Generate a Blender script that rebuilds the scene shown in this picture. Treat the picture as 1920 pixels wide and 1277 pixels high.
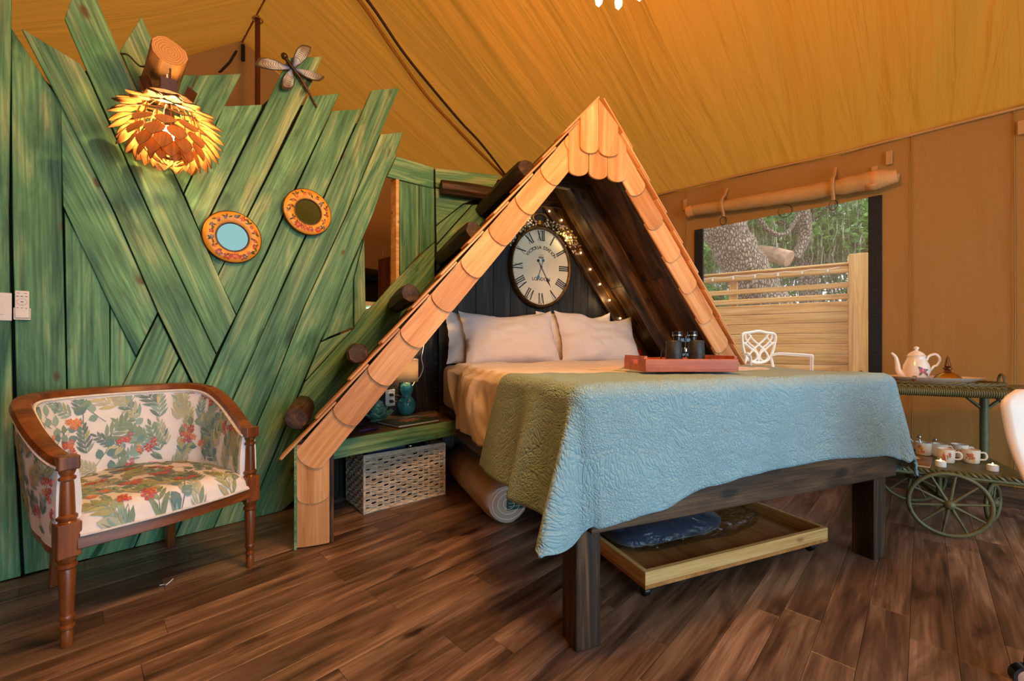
import bpy, bmesh, math, random
from mathutils import Vector, Matrix, noise
R = random.Random(7)
PI = math.pi
for _o in list(bpy.data.objects):
    bpy.data.objects.remove(_o)
SC = bpy.context.scene
COL = SC.collection

# ------------------------------------------------------------------ camera, world, light
F, HC, HY, CX = 790.0, 0.97, 650.0, 960.0          # focal length in pixels of the 1920 wide frame, eye height, horizon row
cam = bpy.data.cameras.new('camera'); camo = bpy.data.objects.new('camera', cam); COL.objects.link(camo)
camo.location = (0, 0, HC); camo.rotation_euler = (PI / 2, 0, 0)
cam.sensor_width = 36; cam.lens = F / 1920 * 36; cam.shift_y = (HY - 638.5) / 1920
cam.clip_start = 0.05
SC.camera = camo
SC.view_settings.view_transform = 'Standard'; SC.view_settings.look = 'None'
SC.view_settings.gamma = 1; SC.view_settings.use_curve_mapping = False
SC.view_settings.exposure = 0.0
SC.cycles.use_denoising = True
SC.cycles.max_bounces = 8; SC.cycles.diffuse_bounces = 4; SC.cycles.glossy_bounces = 3
SC.cycles.transmission_bounces = 4; SC.cycles.transparent_max_bounces = 12
SC.cycles.sample_clamp_indirect = 4.0
SC.cycles.caustics_reflective = False; SC.cycles.caustics_refractive = False

WORLD = bpy.data.worlds.new('sky'); SC.world = WORLD; WORLD.use_nodes = True
_nt = WORLD.node_tree
_bg = _nt.nodes['Background']
_bg.inputs['Color'].default_value = (0.84, 0.93, 1.0, 1); _bg.inputs['Strength'].default_value = 2.0

def light(name, kind, loc, energy, color, size=0.1, rot=None, size_y=None):
    l = bpy.data.lights.new(name, kind); l.energy = energy; l.color = color
    if kind == 'AREA':
        l.size = size
        if size_y: l.shape = 'RECTANGLE'; l.size_y = size_y
    elif kind == 'SUN': l.angle = size
    else: l.shadow_soft_size = size
    o = bpy.data.objects.new(name, l); COL.objects.link(o); o.location = loc
    if rot is not None: o.rotation_euler = rot
    return o

# tent axes: W along the window wall towards the door side, N outward through the window wall
W = Vector((0.716, -0.698, 0)).normalized(); N = Vector((0.698, 0.716, 0)).normalized(); Z = Vector((0, 0, 1))
# daylight entering through the open tent front behind the camera
_d = W * 2.9 + N * 0.9
light('door_daylight', 'AREA', (_d.x, _d.y, 0.86), 100, (0.37, 0.77, 1.0), 4.2,
      (-W * 1.0 + Vector((0, 0, -0.42))).to_track_quat('-Z', 'Z').to_euler(), 1.45)
light('sun', 'SUN', (0, 0, 10), 2.4, (1.0, 0.90, 0.74), 0.12, (math.radians(38), 0, math.radians(40)))

# ------------------------------------------------------------------ frames measured in the room
def frame(o, x, y):
    x = Vector(x).normalized(); y = Vector(y).normalized(); o = Vector(o)
    return Matrix(((x.x, y.x, 0, o.x), (x.y, y.y, 0, o.y), (x.z, y.z, 1, o.z), (0, 0, 0, 1)))
CAM = Vector((0, 0, HC))
def ray(px, py): return Vector(((px - CX) / F, 1, -(py - HY) / F))
def hit(px, py, p0, n):
    r = ray(px, py); t = (Vector(p0) - CAM).dot(n) / r.dot(n)
    return CAM + r * t
def onz(px, py, z): return hit(px, py, (0, 0, z), Z)

TENT = frame((0, 0, 0), W, N)
WALL_N = 3.95
A0 = Vector((-1.381, 2.48, 0)); AX = Vector((0.722, 0.692, 0)).normalized(); AN = Vector((-AX.y, AX.x, 0))   # AN points behind the board wall
WL = frame(A0, AX, AN)
P0 = Vector((0.202, 1.330, 0)); U = Vector((0.928, 0.373, 0)).normalized(); VV = Vector((-U.y, U.x, 0))
BED = frame(P0, U, VV)
VB, VF, UC, ZA, SL = 2.06, 1.11, 0.808, 2.528, 1.207       # back wall, hut front, hut centre, apex height, roof slope
SLR = 1.385                                                # the right slope is steeper
def zr(u): return ZA - (SL if u < UC else SLR) * abs(u - UC)
WLi, BEDi, TENTi = WL.inverted(), BED.inverted(), TENT.inverted()
def on_wl(px, py, off=0.0): return WLi @ hit(px, py, A0 - AN * off, AN)
def on_bed(px, py, v): return BEDi @ hit(px, py, P0 + VV * v, VV)
def on_wr(px, py, off=0.0): return TENTi @ hit(px, py, N * (WALL_N - off), N)

# ------------------------------------------------------------------ mesh helpers
class MB:
    def __init__(s): s.v = []; s.f = []; s.c = []; s.col = None
    def add(s, vs, fs, m=None):
        b = len(s.v)
        for p in vs:
            p = Vector(p)
            s.v.append(m @ p if m is not None else p); s.c.append(s.col or (1, 1, 1, 1))
        s.f += [tuple(b + i for i in f) for f in fs]
        return s
    def box(s, x0, x1, y0, y1, z0, z1, m=None):
        vs = [(x, y, z) for z in (z0, z1) for y in (y0, y1) for x in (x0, x1)]
        return s.add(vs, [(0, 2, 3, 1), (4, 5, 7, 6), (0, 1, 5, 4), (2, 6, 7, 3), (0, 4, 6, 2), (1, 3, 7, 5)], m)
    def prism(s, poly, z0, z1, m=None):            # poly in local XY
        n = len(poly)
        if sum(poly[i][0] * poly[(i + 1) % n][1] - poly[(i + 1) % n][0] * poly[i][1] for i in range(n)) < 0: poly = poly[::-1]
        vs = [(p[0], p[1], z0) for p in poly] + [(p[0], p[1], z1) for p in poly]
        fs = [tuple(range(n - 1, -1, -1)), tuple(range(n, 2 * n))] + [(i, (i + 1) % n, n + (i + 1) % n, n + i) for i in range(n)]
        return s.add(vs, fs, m)
    def lathe(s, prof, seg=24, m=None, cap=True, rib=None):
        vs = []; fs = []
        for (r, z) in prof:
            for k in range(seg):
                a = 2 * PI * k / seg; rr = r * (rib(a, z) if rib else 1)
                vs.append((rr * math.cos(a), rr * math.sin(a), z))
        for i in range(len(prof) - 1):
            for k in range(seg):
                a, b = i * seg + k, i * seg + (k + 1) % seg
                fs.append((a, b, b + seg, a + seg))
        if cap:
            if prof[0][0] > 1e-5: fs.append(tuple(range(seg - 1, -1, -1)))
            if prof[-1][0] > 1e-5: fs.append(tuple(range((len(prof) - 1) * seg, len(prof) * seg)))
        return s.add(vs, fs, m)
    def tube(s, pts, r, seg=8, closed=False, flat=1.0, up=None, m=None):
        pts = [Vector(p) for p in pts]; n = len(pts)
        rad = r if isinstance(r, (list, tuple)) else [r] * n
        vs = []; fs = []; prev = None
        for i in range(n):
            if closed: t = pts[(i + 1) % n] - pts[i - 1]
            else: t = pts[min(i + 1, n - 1)] - pts[max(i - 1, 0)]
            t = t.normalized() if t.length > 1e-9 else Vector((0, 0, 1))
            if up is not None:
                a = t.cross(Vector(up))
                a = a.normalized() if a.length > 1e-6 else t.orthogonal().normalized()
            elif prev is None: a = t.orthogonal().normalized()
            else:
                a = prev - t * prev.dot(t); a = a.normalized() if a.length > 1e-9 else t.orthogonal().normalized()
            prev = a; b = t.cross(a)
            for k in range(seg):
                an = 2 * PI * k / seg
                vs.append(pts[i] + (a * math.cos(an) * flat + b * math.sin(an)) * rad[i])
        for i in range(n if closed else n - 1):
            j = (i + 1) % n
            for k in range(seg):
                l = (k + 1) % seg
                fs.append((i * seg + k, i * seg + l, j * seg + l, j * seg + k))
        if not closed:
            fs.append(tuple(range(seg - 1, -1, -1))); fs.append(tuple(range((n - 1) * seg, n * seg)))
        return s.add(vs, fs, m)
    def grid(s, fn, nu, nv, m=None, wrap=False):
        vs = [fn(i / nu, j / nv) for j in range(nv + 1) for i in range(nu if wrap else nu + 1)]
        w = nu if wrap else nu + 1; fs = []
        for j in range(nv):
            for i in range(nu):
                a, b = j * w + i, j * w + (i + 1) % w
                fs.append((a, b, b + w, a + w))
        return s.add(vs, fs, m)
    def ball(s, c, r, seg=12, rings=8, m=None, sc=(1, 1, 1)):
        pr = [(max(r * math.sin(PI * i / rings), 1e-6), -r * math.cos(PI * i / rings)) for i in range(rings + 1)]
        mm = Matrix.Translation(c) @ Matrix.Diagonal((*sc, 1))
        return s.lathe(pr, seg, (m @ mm) if m is not None else mm, cap=False)
    def mesh(s, name):
        me = bpy.data.meshes.new(name); me.from_pydata(s.v, [], s.f); me.update()
        return me

def link(name, me, mat=None, parent=None, m=None):
    o = bpy.data.objects.new(name, me); COL.objects.link(o)
    if mat is not None and not me.materials: me.materials.append(mat)
    if parent is not None: o.parent = parent
    if m is not None: o.matrix_basis = m
    return o
def build(mb, name, mat, parent=None, m=None, smooth=None, bevel=0, seg=2, color=False, sub=0, solid=0, fix=True):
    me = mb.mesh(name)
    if fix:
        bm = bmesh.new(); bm.from_mesh(me)
        bmesh.ops.recalc_face_normals(bm, faces=bm.faces); bm.to_mesh(me); bm.free()
    if color:
        ca = me.color_attributes.new('Col', 'FLOAT_COLOR', 'POINT')
        for i, c in enumerate(mb.c): ca.data[i].color = c
    if smooth is not None:
        for p in me.polygons: p.use_smooth = True
        me.set_sharp_from_angle(angle=math.radians(smooth))
    o = link(name, me, mat, parent, m)
    if solid:
        md = o.modifiers.new('solid', 'SOLIDIFY'); md.thickness = solid; md.offset = -1
    if bevel:
        md = o.modifiers.new('bevel', 'BEVEL'); md.width = bevel; md.segments = seg; md.limit_method = 'ANGLE'; md.angle_limit = math.radians(40)
    if sub:
        md = o.modifiers.new('sub', 'SUBSURF'); md.levels = sub; md.render_levels = sub
    return o
def tag(o, label, cat, group=None, kind=None):
    o['label'] = label; o['category'] = cat
    if group: o['group'] = group
    if kind: o['kind'] = kind
    return o
def thing(name, label, cat, m=None, group=None):
    o = bpy.data.objects.new(name, None); COL.objects.link(o); o.empty_display_size = 0.1
    if m is not None: o.matrix_world = m
    return tag(o, label, cat, group)
def struct(name, mb=None, mat=None, m=None, smooth=None, **k):
    if mb is None:
        o = bpy.data.objects.new(name, None); COL.objects.link(o); o.empty_display_size = 0.1
        if m is not None: o.matrix_world = m
    else: o = build(mb, name, mat, None, m, smooth, **k)
    o['kind'] = 'structure'
    return o
def stuff(o): o['kind'] = 'stuff'; return o
def T(x, y, z): return Matrix.Translation((x, y, z))
def RX(d): return Matrix.Rotation(math.radians(d), 4, 'X')
def RY(d): return Matrix.Rotation(math.radians(d), 4, 'Y')
def RZ(d): return Matrix.Rotation(math.radians(d), 4, 'Z')
def axis_m(p, d, up=(0, 0, 1)):                     # local Z along d
    d = Vector(d).normalized(); x = Vector(up).cross(d)
    x = x.normalized() if x.length > 1e-6 else Vector((1, 0, 0)); y = d.cross(x)
    return Matrix(((x.x, y.x, d.x, p[0]), (x.y, y.y, d.y, p[1]), (x.z, y.z, d.z, p[2]), (0, 0, 0, 1)))
def catmull(pts, n):
    pts = [Vector(p) for p in pts]; out = []
    for i in range(len(pts) - 1):
        a, b, c, d = pts[max(i - 1, 0)], pts[i], pts[i + 1], pts[min(i + 2, len(pts) - 1)]
        for k in range(n):
            t = k / n
            out.append(0.5 * ((2 * b) + (c - a) * t + (2 * a - 5 * b + 4 * c - d) * t * t + (3 * b - a - 3 * c + d) * t ** 3))
    out.append(pts[-1]); return out
def lerp(a, b, t): return a + (b - a) * t
def table(x, xs, ys):
    if x <= xs[0]: return ys[0]
    for i in range(len(xs) - 1):
        if x <= xs[i + 1]:
            t = (x - xs[i]) / (xs[i + 1] - xs[i]); t = t * t * (3 - 2 * t)
            return lerp(ys[i], ys[i + 1], t)
    return ys[-1]
def fbm(x, y, z=0.0, o=4): return noise.fractal(Vector((x, y, z)), 1.0, 2.0, o)
def text_mesh(txt, size, extrude=0.0005):
    cu = bpy.data.curves.new('txt', 'FONT'); cu.body = txt; cu.size = size; cu.extrude = extrude
    cu.offset = size * .016; cu.align_x = 'CENTER'; cu.resolution_u = 3
    ob = bpy.data.objects.new('txt', cu); COL.objects.link(ob)
    dg = bpy.context.evaluated_depsgraph_get()
    me = bpy.data.meshes.new_from_object(ob.evaluated_get(dg))
    bpy.data.objects.remove(ob); bpy.data.curves.remove(cu)
    return [v.co.copy() for v in me.vertices], [tuple(p.vertices) for p in me.polygons]

# ------------------------------------------------------------------ materials
def lin(c): c /= 255.0; return c / 12.92 if c <= 0.04045 else ((c + 0.055) / 1.055) ** 2.4
def C(r, g, b): return (lin(r), lin(g), lin(b), 1)
def newmat(name):
    m = bpy.data.materials.new(name); m.use_nodes = True
    return m, m.node_tree, m.node_tree.nodes['Principled BSDF']
def plain(name, col, rough=0.5, metal=0.0, var=0.08, scale=12, bump=0.0, emit=None, es=0, spec=0.5, coat=0.0, trans=0.0, sheen=0.0):
    m, nt, b = newmat(name); L = nt.links.new
    tc = nt.nodes.new('ShaderNodeTexCoord'); no = nt.nodes.new('ShaderNodeTexNoise')
    no.inputs['Scale'].default_value = scale; no.inputs['Detail'].default_value = 5
    L(tc.outputs['Object'], no.inputs['Vector'])
    cr = nt.nodes.new('ShaderNodeValToRGB')
    cr.color_ramp.elements[0].position = 0.3; cr.color_ramp.elements[1].position = 0.7
    cr.color_ramp.elements[0].color = tuple(c * (1 - var * 1.5) for c in col[:3]) + (1,)
    cr.color_ramp.elements[1].color = tuple(min(1, c * (1 + var)) for c in col[:3]) + (1,)
    L(no.outputs['Fac'], cr.inputs['Fac']); L(cr.outputs['Color'], b.inputs['Base Color'])
    b.inputs['Roughness'].default_value = rough; b.inputs['Metallic'].default_value = metal
    b.inputs['Specular IOR Level'].default_value = spec; b.inputs['Coat Weight'].default_value = coat
    b.inputs['Transmission Weight'].default_value = trans; b.inputs['Sheen Weight'].default_value = sheen
    if bump:
        bp = nt.nodes.new('ShaderNodeBump'); bp.inputs['Strength'].default_value = bump; bp.inputs['Distance'].default_value = 0.01
        L(no.outputs['Fac'], bp.inputs['Height']); L(bp.outputs['Normal'], b.inputs['Normal'])
    if emit:
        b.inputs['Emission Color'].default_value = emit; b.inputs['Emission Strength'].default_value = es
    return m
def wood(name, dark, mid, lite, rough=0.5, gs=(1.6, 16, 16), fine=0.35, rnd=0.25, bump=0.25, patch=None, spec=0.4, patch_lo=0.62, axis='X', knots=None, kn=(3.2, 6.5, .19, .12)):
    """streaky wood, grain along local X (or Z), tone different for each object"""
    m, nt, b = newmat(name); L = nt.links.new; nd = nt.nodes.new
    tc = nd('ShaderNodeTexCoord'); oi = nd('ShaderNodeObjectInfo')
    mul = nd('ShaderNodeVectorMath'); mul.operation = 'MULTIPLY_ADD'
    cmb = nd('ShaderNodeCombineXYZ')
    for k in range(3): L(oi.outputs['Random'], cmb.inputs[k])
    L(cmb.outputs[0], mul.inputs[0]); mul.inputs[1].default_value = (37, 23, 11); L(tc.outputs['Object'], mul.inputs[2])
    mp = nd('ShaderNodeMapping'); L(mul.outputs[0], mp.inputs['Vector'])
    s = gs if axis == 'X' else (gs[1], gs[2], gs[0])
    mp.inputs['Scale'].default_value = s
    n1 = nd('ShaderNodeTexNoise'); n1.inputs['Scale'].default_value = 1; n1.inputs['Detail'].default_value = 7; n1.inputs['Distortion'].default_value = 0.9
    n1.inputs['Roughness'].default_value = 0.62
    L(mp.outputs[0], n1.inputs['Vector'])
    mp2 = nd('ShaderNodeMapping'); L(mul.outputs[0], mp2.inputs['Vector'])
    mp2.inputs['Scale'].default_value = tuple(x * (2.2 if x == min(s) else 9) for x in s)
    n2 = nd('ShaderNodeTexNoise'); n2.inputs['Scale'].default_value = 1; n2.inputs['Detail'].default_value = 4
    L(mp2.outputs[0], n2.inputs['Vector'])
    cr = nd('ShaderNodeValToRGB'); e = cr.color_ramp.elements
    e[0].position = 0.30; e[0].color = dark; e[1].position = 0.72; e[1].color = lite
    x = e.new(0.5); x.color = mid
    L(n1.outputs['Fac'], cr.inputs['Fac'])
    mr = nd('ShaderNodeMapRange'); mr.inputs['From Min'].default_value = 0.3; mr.inputs['From Max'].default_value = 0.7
    mr.inputs['To Min'].default_value = 1 - fine; mr.inputs['To Max'].default_value = 1 + fine * 0.6
    L(n2.outputs['Fac'], mr.inputs['Value'])
    mx = nd('ShaderNodeMix'); mx.data_type = 'RGBA'; mx.blend_type = 'MULTIPLY'; mx.inputs['Factor'].default_value = 1
    L(cr.outputs['Color'], mx.inputs['A']); L(mr.outputs[0], mx.inputs['B'])
    out = mx.outputs['Result']
    if patch:
        n3 = nd('ShaderNodeTexNoise'); n3.inputs['Scale'].default_value = 1.0; n3.inputs['Detail'].default_value = 6
        mp3 = nd('ShaderNodeMapping'); L(mul.outputs[0], mp3.inputs['Vector']); mp3.inputs['Scale'].default_value = tuple(3 if x == min(s) else 9 for x in s)
        L(mp3.outputs[0], n3.inputs['Vector'])
        r3 = nd('ShaderNodeMapRange'); r3.inputs['From Min'].default_value = patch_lo; r3.inputs['From Max'].default_value = patch_lo + 0.1
        L(n3.outputs['Fac'], r3.inputs['Value'])
        m3 = nd('ShaderNodeMix'); m3.data_type = 'RGBA'; L(r3.outputs[0], m3.inputs['Factor']); L(out, m3.inputs['A']); m3.inputs['B'].default_value = patch
        out = m3.outputs['Result']
    if knots:
        vo = nd('ShaderNodeTexVoronoi'); vo.inputs['Scale'].default_value = 1.0
        mp4 = nd('ShaderNodeMapping'); L(mul.outputs[0], mp4.inputs['Vector']); mp4.inputs['Scale'].default_value = tuple(kn[0] if x == min(s) else kn[1] for x in s)
        n4 = nd('ShaderNodeTexNoise'); n4.inputs['Scale'].default_value = 14; L(tc.outputs['Object'], n4.inputs['Vector'])
        ad = nd('ShaderNodeMath'); ad.operation = 'MULTIPLY_ADD'; L(n4.outputs['Fac'], ad.inputs[0]); ad.inputs[1].default_value = 0.16
        L(mp4.outputs[0], vo.inputs['Vector']); L(vo.outputs['Distance'], ad.inputs[2])
        r4 = nd('ShaderNodeMapRange'); r4.inputs['From Min'].default_value = kn[2]; r4.inputs['From Max'].default_value = kn[3]; r4.inputs['To Max'].default_value = .85
        L(ad.outputs[0], r4.inputs['Value'])
        m4 = nd('ShaderNodeMix'); m4.data_type = 'RGBA'; L(r4.outputs[0], m4.inputs['Factor']); L(out, m4.inputs['A']); m4.inputs['B'].default_value = knots
        out = m4.outputs['Result']
    hs = nd('ShaderNodeHueSaturation'); L(out, hs.inputs['Color'])
    mv = nd('ShaderNodeMapRange'); mv.inputs['To Min'].default_value = 1 - rnd; mv.inputs['To Max'].default_value = 1 + rnd
    L(oi.outputs['Random'], mv.inputs['Value']); L(mv.outputs[0], hs.inputs['Value'])
    L(hs.outputs[0], b.inputs['Base Color'])
    b.inputs['Roughness'].default_value = rough; b.inputs['Specular IOR Level'].default_value = spec
    if bump:
        bp = nd('ShaderNodeBump'); bp.inputs['Strength'].default_value = bump; bp.inputs['Distance'].default_value = 0.004
        L(n2.outputs['Fac'], bp.inputs['Height']); L(bp.outputs['Normal'], b.inputs['Normal'])
    return m
def colattr(name, rough=0.7, sheen=0.0):
    m, nt, b = newmat(name); a = nt.nodes.new('ShaderNodeAttribute'); a.attribute_name = 'Col'
    nt.links.new(a.outputs['Color'], b.inputs['Base Color']); b.inputs['Roughness'].default_value = rough
    return m
def canvas(name, col, transl, stretch, wr=0.5):
    m, nt, b = newmat(name); L = nt.links.new; nd = nt.nodes.new
    tc = nd('ShaderNodeTexCoord'); mp = nd('ShaderNodeMapping'); mp.inputs['Scale'].default_value = stretch
    L(tc.outputs['Object'], mp.inputs['Vector'])
    n1 = nd('ShaderNodeTexNoise'); n1.inputs['Scale'].default_value = 1; n1.inputs['Detail'].default_value = 4; n1.inputs['Distortion'].default_value = 0.6
    L(mp.outputs[0], n1.inputs['Vector'])
    bp = nd('ShaderNodeBump'); bp.inputs['Strength'].default_value = wr; bp.inputs['Distance'].default_value = 0.05
    L(n1.outputs['Fac'], bp.inputs['Height'])
    b.inputs['Base Color'].default_value = col; b.inputs['Roughness'].default_value = 0.75; b.inputs['Specular IOR Level'].default_value = 0.2
    L(bp.outputs['Normal'], b.inputs['Normal'])
    tr = nd('ShaderNodeBsdfTranslucent'); tr.inputs['Color'].default_value = tuple(c * 0.9 for c in col[:3]) + (1,)
    mx = nd('ShaderNodeMixShader'); mx.inputs[0].default_value = transl
    L(b.outputs[0], mx.inputs[1]); L(tr.outputs[0], mx.inputs[2])
    L(mx.outputs[0], nt.nodes['Material Output'].inputs['Surface'])
    return m

GREEN = wood('green_paint', C(40, 92, 70), C(96, 150, 108), C(178, 194, 138), 0.55, (1.3, 11, 11), 0.46, 0.14, 0.4, patch=C(40, 62, 36), patch_lo=0.63, knots=C(92, 62, 36))
DARKW = wood('charred_wood', C(14, 12, 11), C(34, 29, 26), C(78, 72, 68), 0.6, (1.6, 18, 18), 0.5, 0.25, 0.4)
DARKB = wood('dark_stain', C(30, 20, 13), C(74, 50, 32), C(128, 92, 60), 0.5, (1.6, 15, 15), 0.4, 0.15, 0.35, knots=C(20, 12, 8), kn=(4.0, 8.5, .29, .19))
LOGW = wood('log_bark', C(30, 20, 14), C(62, 42, 28), C(104, 76, 52), 0.6, (1.4, 14, 14), 0.5, 0.2, 0.5)
SHING = wood('cedar_shingle', C(190, 124, 70), C(220, 158, 102), C(238, 188, 134), 0.5, (1.2, 13, 13), 0.14, 0.15, 0.15)
PLANK = wood('floor_laminate', C(62, 47, 38), C(120, 94, 77), C(172, 144, 124), 0.34, (1.5, 12, 12), 0.35, 0.34, 0.06, patch=C(54, 34, 26), patch_lo=0.63, spec=0.5)
PINE = wood('pine', C(196, 140, 72), C(222, 172, 104), C(242, 204, 146), 0.6, (1.2, 16, 16), 0.2, 0.12, 0.1, knots=C(130, 80, 40))
FENCE = wood('fence_pine', C(190, 136, 74), C(232, 184, 116), C(248, 214, 156), 0.7, (1.0, 14, 14), 0.25, 0.1, 0.1)
PLY = wood('plywood', C(150, 92, 42), C(190, 126, 64), C(214, 156, 92), 0.55, (1.0, 9, 9), 0.2, 0.05, 0.1)
CHAIRW = wood('chair_wood', C(74, 36, 14), C(124, 66, 28), C(158, 92, 44), 0.3, (1.5, 14, 14), 0.2, 0.06, 0.05, spec=0.6)
CHAIRZ = wood('chair_wood_upright', C(74, 36, 14), C(124, 66, 28), C(158, 92, 44), 0.3, (1.5, 14, 14), 0.2, 0.06, 0.05, spec=0.6, axis='Z')
DARKZ = wood('dark_stain_upright', C(18, 13, 10), C(54, 38, 26), C(134, 92, 58), 0.5, (1.6, 15, 15), 0.5, 0.1, 0.4, axis='Z')
TRAYW = wood('acacia_tray', C(136, 54, 18), C(186, 86, 32), C(212, 120, 54), 0.4, (1.8, 16, 16), 0.25, 0.08, 0.1)
PETAL = wood('walnut_veneer', C(104, 62, 30), C(146, 94, 50), C(184, 130, 78), 0.45, (1.5, 16, 16), 0.2, 0.2, 0.05)
CANVAS = canvas('tent_canvas', (0.47, 0.185, 0.020, 1), 0.32, (10, 0.9, 0.6), 1.0)
WALLC = canvas('wall_canvas', (0.36, 0.175, 0.046, 1), 0.05, (5, 1, 1.2), 0.25)
FLAPC = plain('flap_canvas', (0.50, 0.26, 0.085, 1), 0.7, var=0.1, scale=6, bump=0.2)
SHEET = plain('white_cotton', (0.78, 0.70, 0.70, 1), 0.75, var=0.03, scale=5, bump=0.12, sheen=0.2)
BLACKM = plain('black_metal', C(22, 22, 24), 0.4, var=0.2, scale=40)
BLACKF = plain('black_webbing', C(20, 18, 17), 0.8, var=0.3, scale=60, bump=0.2)
WHITEP = plain('white_plastic', C(232, 226, 222), 0.35, var=0.02)
CHINA = plain('white_china', C(240, 226, 212), 0.12, var=0.02, spec=0.6)
BRASS = plain('brass', C(190, 140, 50), 0.28, 0.9, var=0.15, scale=20)
PRINT = colattr('printed_colours', 0.65)
GLAZE = plain('teal_glaze', C(60, 160, 170), 0.08, var=0.25, scale=18, spec=0.7, coat=0.5)
CHROME = plain('chrome', C(190, 195, 200), 0.12, 1.0, var=0.03)
PAPER = plain('paper', C(226, 214, 196), 0.6, var=0.03)

# ================================================================== SETTING
# ------------------------------------------------------------------ floor with its laminate planks
fl = MB(); fl.box(-4.34, 2.6, -2.0, WALL_N + 0.02, -0.08, -0.006)
floor = struct('floor', fl, plain('subfloor', C(30, 20, 14), 0.7), TENT)
pw, pl, gap = 0.112, 1.05, 0.0005
pm = MB(); hx, hy = pl / 2 - gap, pw / 2 - gap
pm.add([(-hx, -hy, -.006), (hx, -hy, -.006), (hx, hy, -.006), (-hx, hy, -.006), (-hx, -hy, -.0008), (hx, -hy, -.0008), (hx, hy, -.0008), (-hx, hy, -.0008),
        (-hx + .001, -hy + .001, 0), (hx - .001, -hy + .001, 0), (hx - .001, hy - .001, 0), (-hx + .001, hy - .001, 0)],
       [(3, 2, 1, 0), (8, 9, 10, 11)] + [(a, (a + 1) % 4, (a + 1) % 4 + 4, a + 4) for a in range(4)] + [(a + 4, (a + 1) % 4 + 4, (a + 1) % 4 + 8, a + 8) for a in range(4)])
pme = pm.mesh('plank'); pme.materials.append(PLANK)
WLf = WL.copy()
# plank rows run along the board wall's direction; local frame: x along N (the run), y towards the door
FLO = frame((0, 0, 0), N, -W)
rows = 0; cnt = 0
x_lo, x_hi = -1.9, WALL_N
def seen_floor(x, y):
    p = FLO @ Vector((x, y, 0))
    if p.y < 0.55: return False
    px = CX + F * p.x / p.y; py = HY + F * HC / p.y
    return -260 < px < 2180 and py < 1500
y = 2.72 - pw / 2
while y > -2.4:
    x = x_lo + R.random() * pl
    while x < x_hi + pl / 2:
        if seen_floor(x, y) or seen_floor(x - pl / 2, y) or seen_floor(x + pl / 2, y):
            if x + pl / 2 < x_hi + 0.01 and cnt < 296:
                link('plank', pme, None, floor, TENTi @ FLO @ T(x, y, 0)); cnt += 1
            elif x - pl / 2 < x_hi - 0.03:
                ln = x_hi - (x - pl / 2)
                link('plank', pme, None, floor, TENTi @ FLO @ T(x - pl / 2 + ln / 2, y, 0) @ Matrix.Diagonal((ln / pl, 1, 1, 1))); cnt += 1
        x += pl
    y -= pw

# ------------------------------------------------------------------ tent: window wall, far wall, hidden walls, roof
def zeave(x): return 2.385 + 0.042 * (0.435 - x) * 0.5 + 0.018 * abs(math.sin((x + 0.4) * 1.35))
a = on_wr(1312, 520); b_ = on_wr(1647, 520)
WX0, WX1, WZ0, WZ1 = a.x, b_.x, 0.74, 2.04
def wall_patch(mb, x0, x1, z0, z1, nx=8, nz=8, ztop=None):
    zt_ = ztop; ztop = (lambda x: zt_(x) + .035) if zt_ else None
    def fn(i, j):
        x = lerp(x0, x1, i); zt = ztop(x) if ztop else z1
        z = lerp(z0, zt, j)
        bul = 0.012 * fbm(x * 2.3, z * 1.4, 3.0) + 0.010 * math.sin(x * 9 + fbm(x, z, 9) * 3) * (z / 2.4)
        return (x, WALL_N + max(bul, -0.01) + 0.01, z)
    mb.grid(fn, nx, nz)
mw = MB()
wall_patch(mw, -4.34, WX0, 0, 0, 30, 24, zeave)
wall_patch(mw, WX1, 2.6, 0, 0, 30, 24, zeave)
wall_patch(mw, WX0, WX1, 0, WZ0, 12, 8)
wall_patch(mw, WX0, WX1, WZ1, 0, 14, 6, zeave)
wall_right = struct('wall_right', mw, WALLC, TENT, 80)
wr = MB()
for sx in (WX1 + 0.17, WX1 + 0.62, WX0 - 0.12):
    wr.tube([(sx, WALL_N - 0.012, 0.02), (sx + 0.004, WALL_N - 0.004, 1.2), (sx, WALL_N - 0.006, zeave(sx))], 0.0035, 5)
build(wr, 'wall_seam', WALLC, wall_right, smooth=60)
es = MB(); es.tube([(x, WALL_N - 0.02, zeave(x)) for x in [lerp(-2.6, 1.6, k / 40) for k in range(41)]], 0.008, 6)
build(es, 'eave_hem', FLAPC, wall_right, smooth=60)
for px, py, h in ((1667, 283, 26), (1285, 374, 20), (1916, 226, 26), (1640, 312, 20)):
    p = on_wr(px, py, 0.02); q = on_wr(px, py + h, 0.02)
    t_ = MB(); t_.box(p.x - .018, p.x + .018, WALL_N - .028, WALL_N - .018, q.z, p.z)
    build(t_, 'webbing_tab', FLAPC, wall_right, bevel=.003)

bb = MB(); bb.box(-2.0, 2.5, WALL_N - 0.03, WALL_N - 0.005, 0.0, 0.12)
struct('baseboard_right', bb, DARKB, TENT, bevel=.004)

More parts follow.
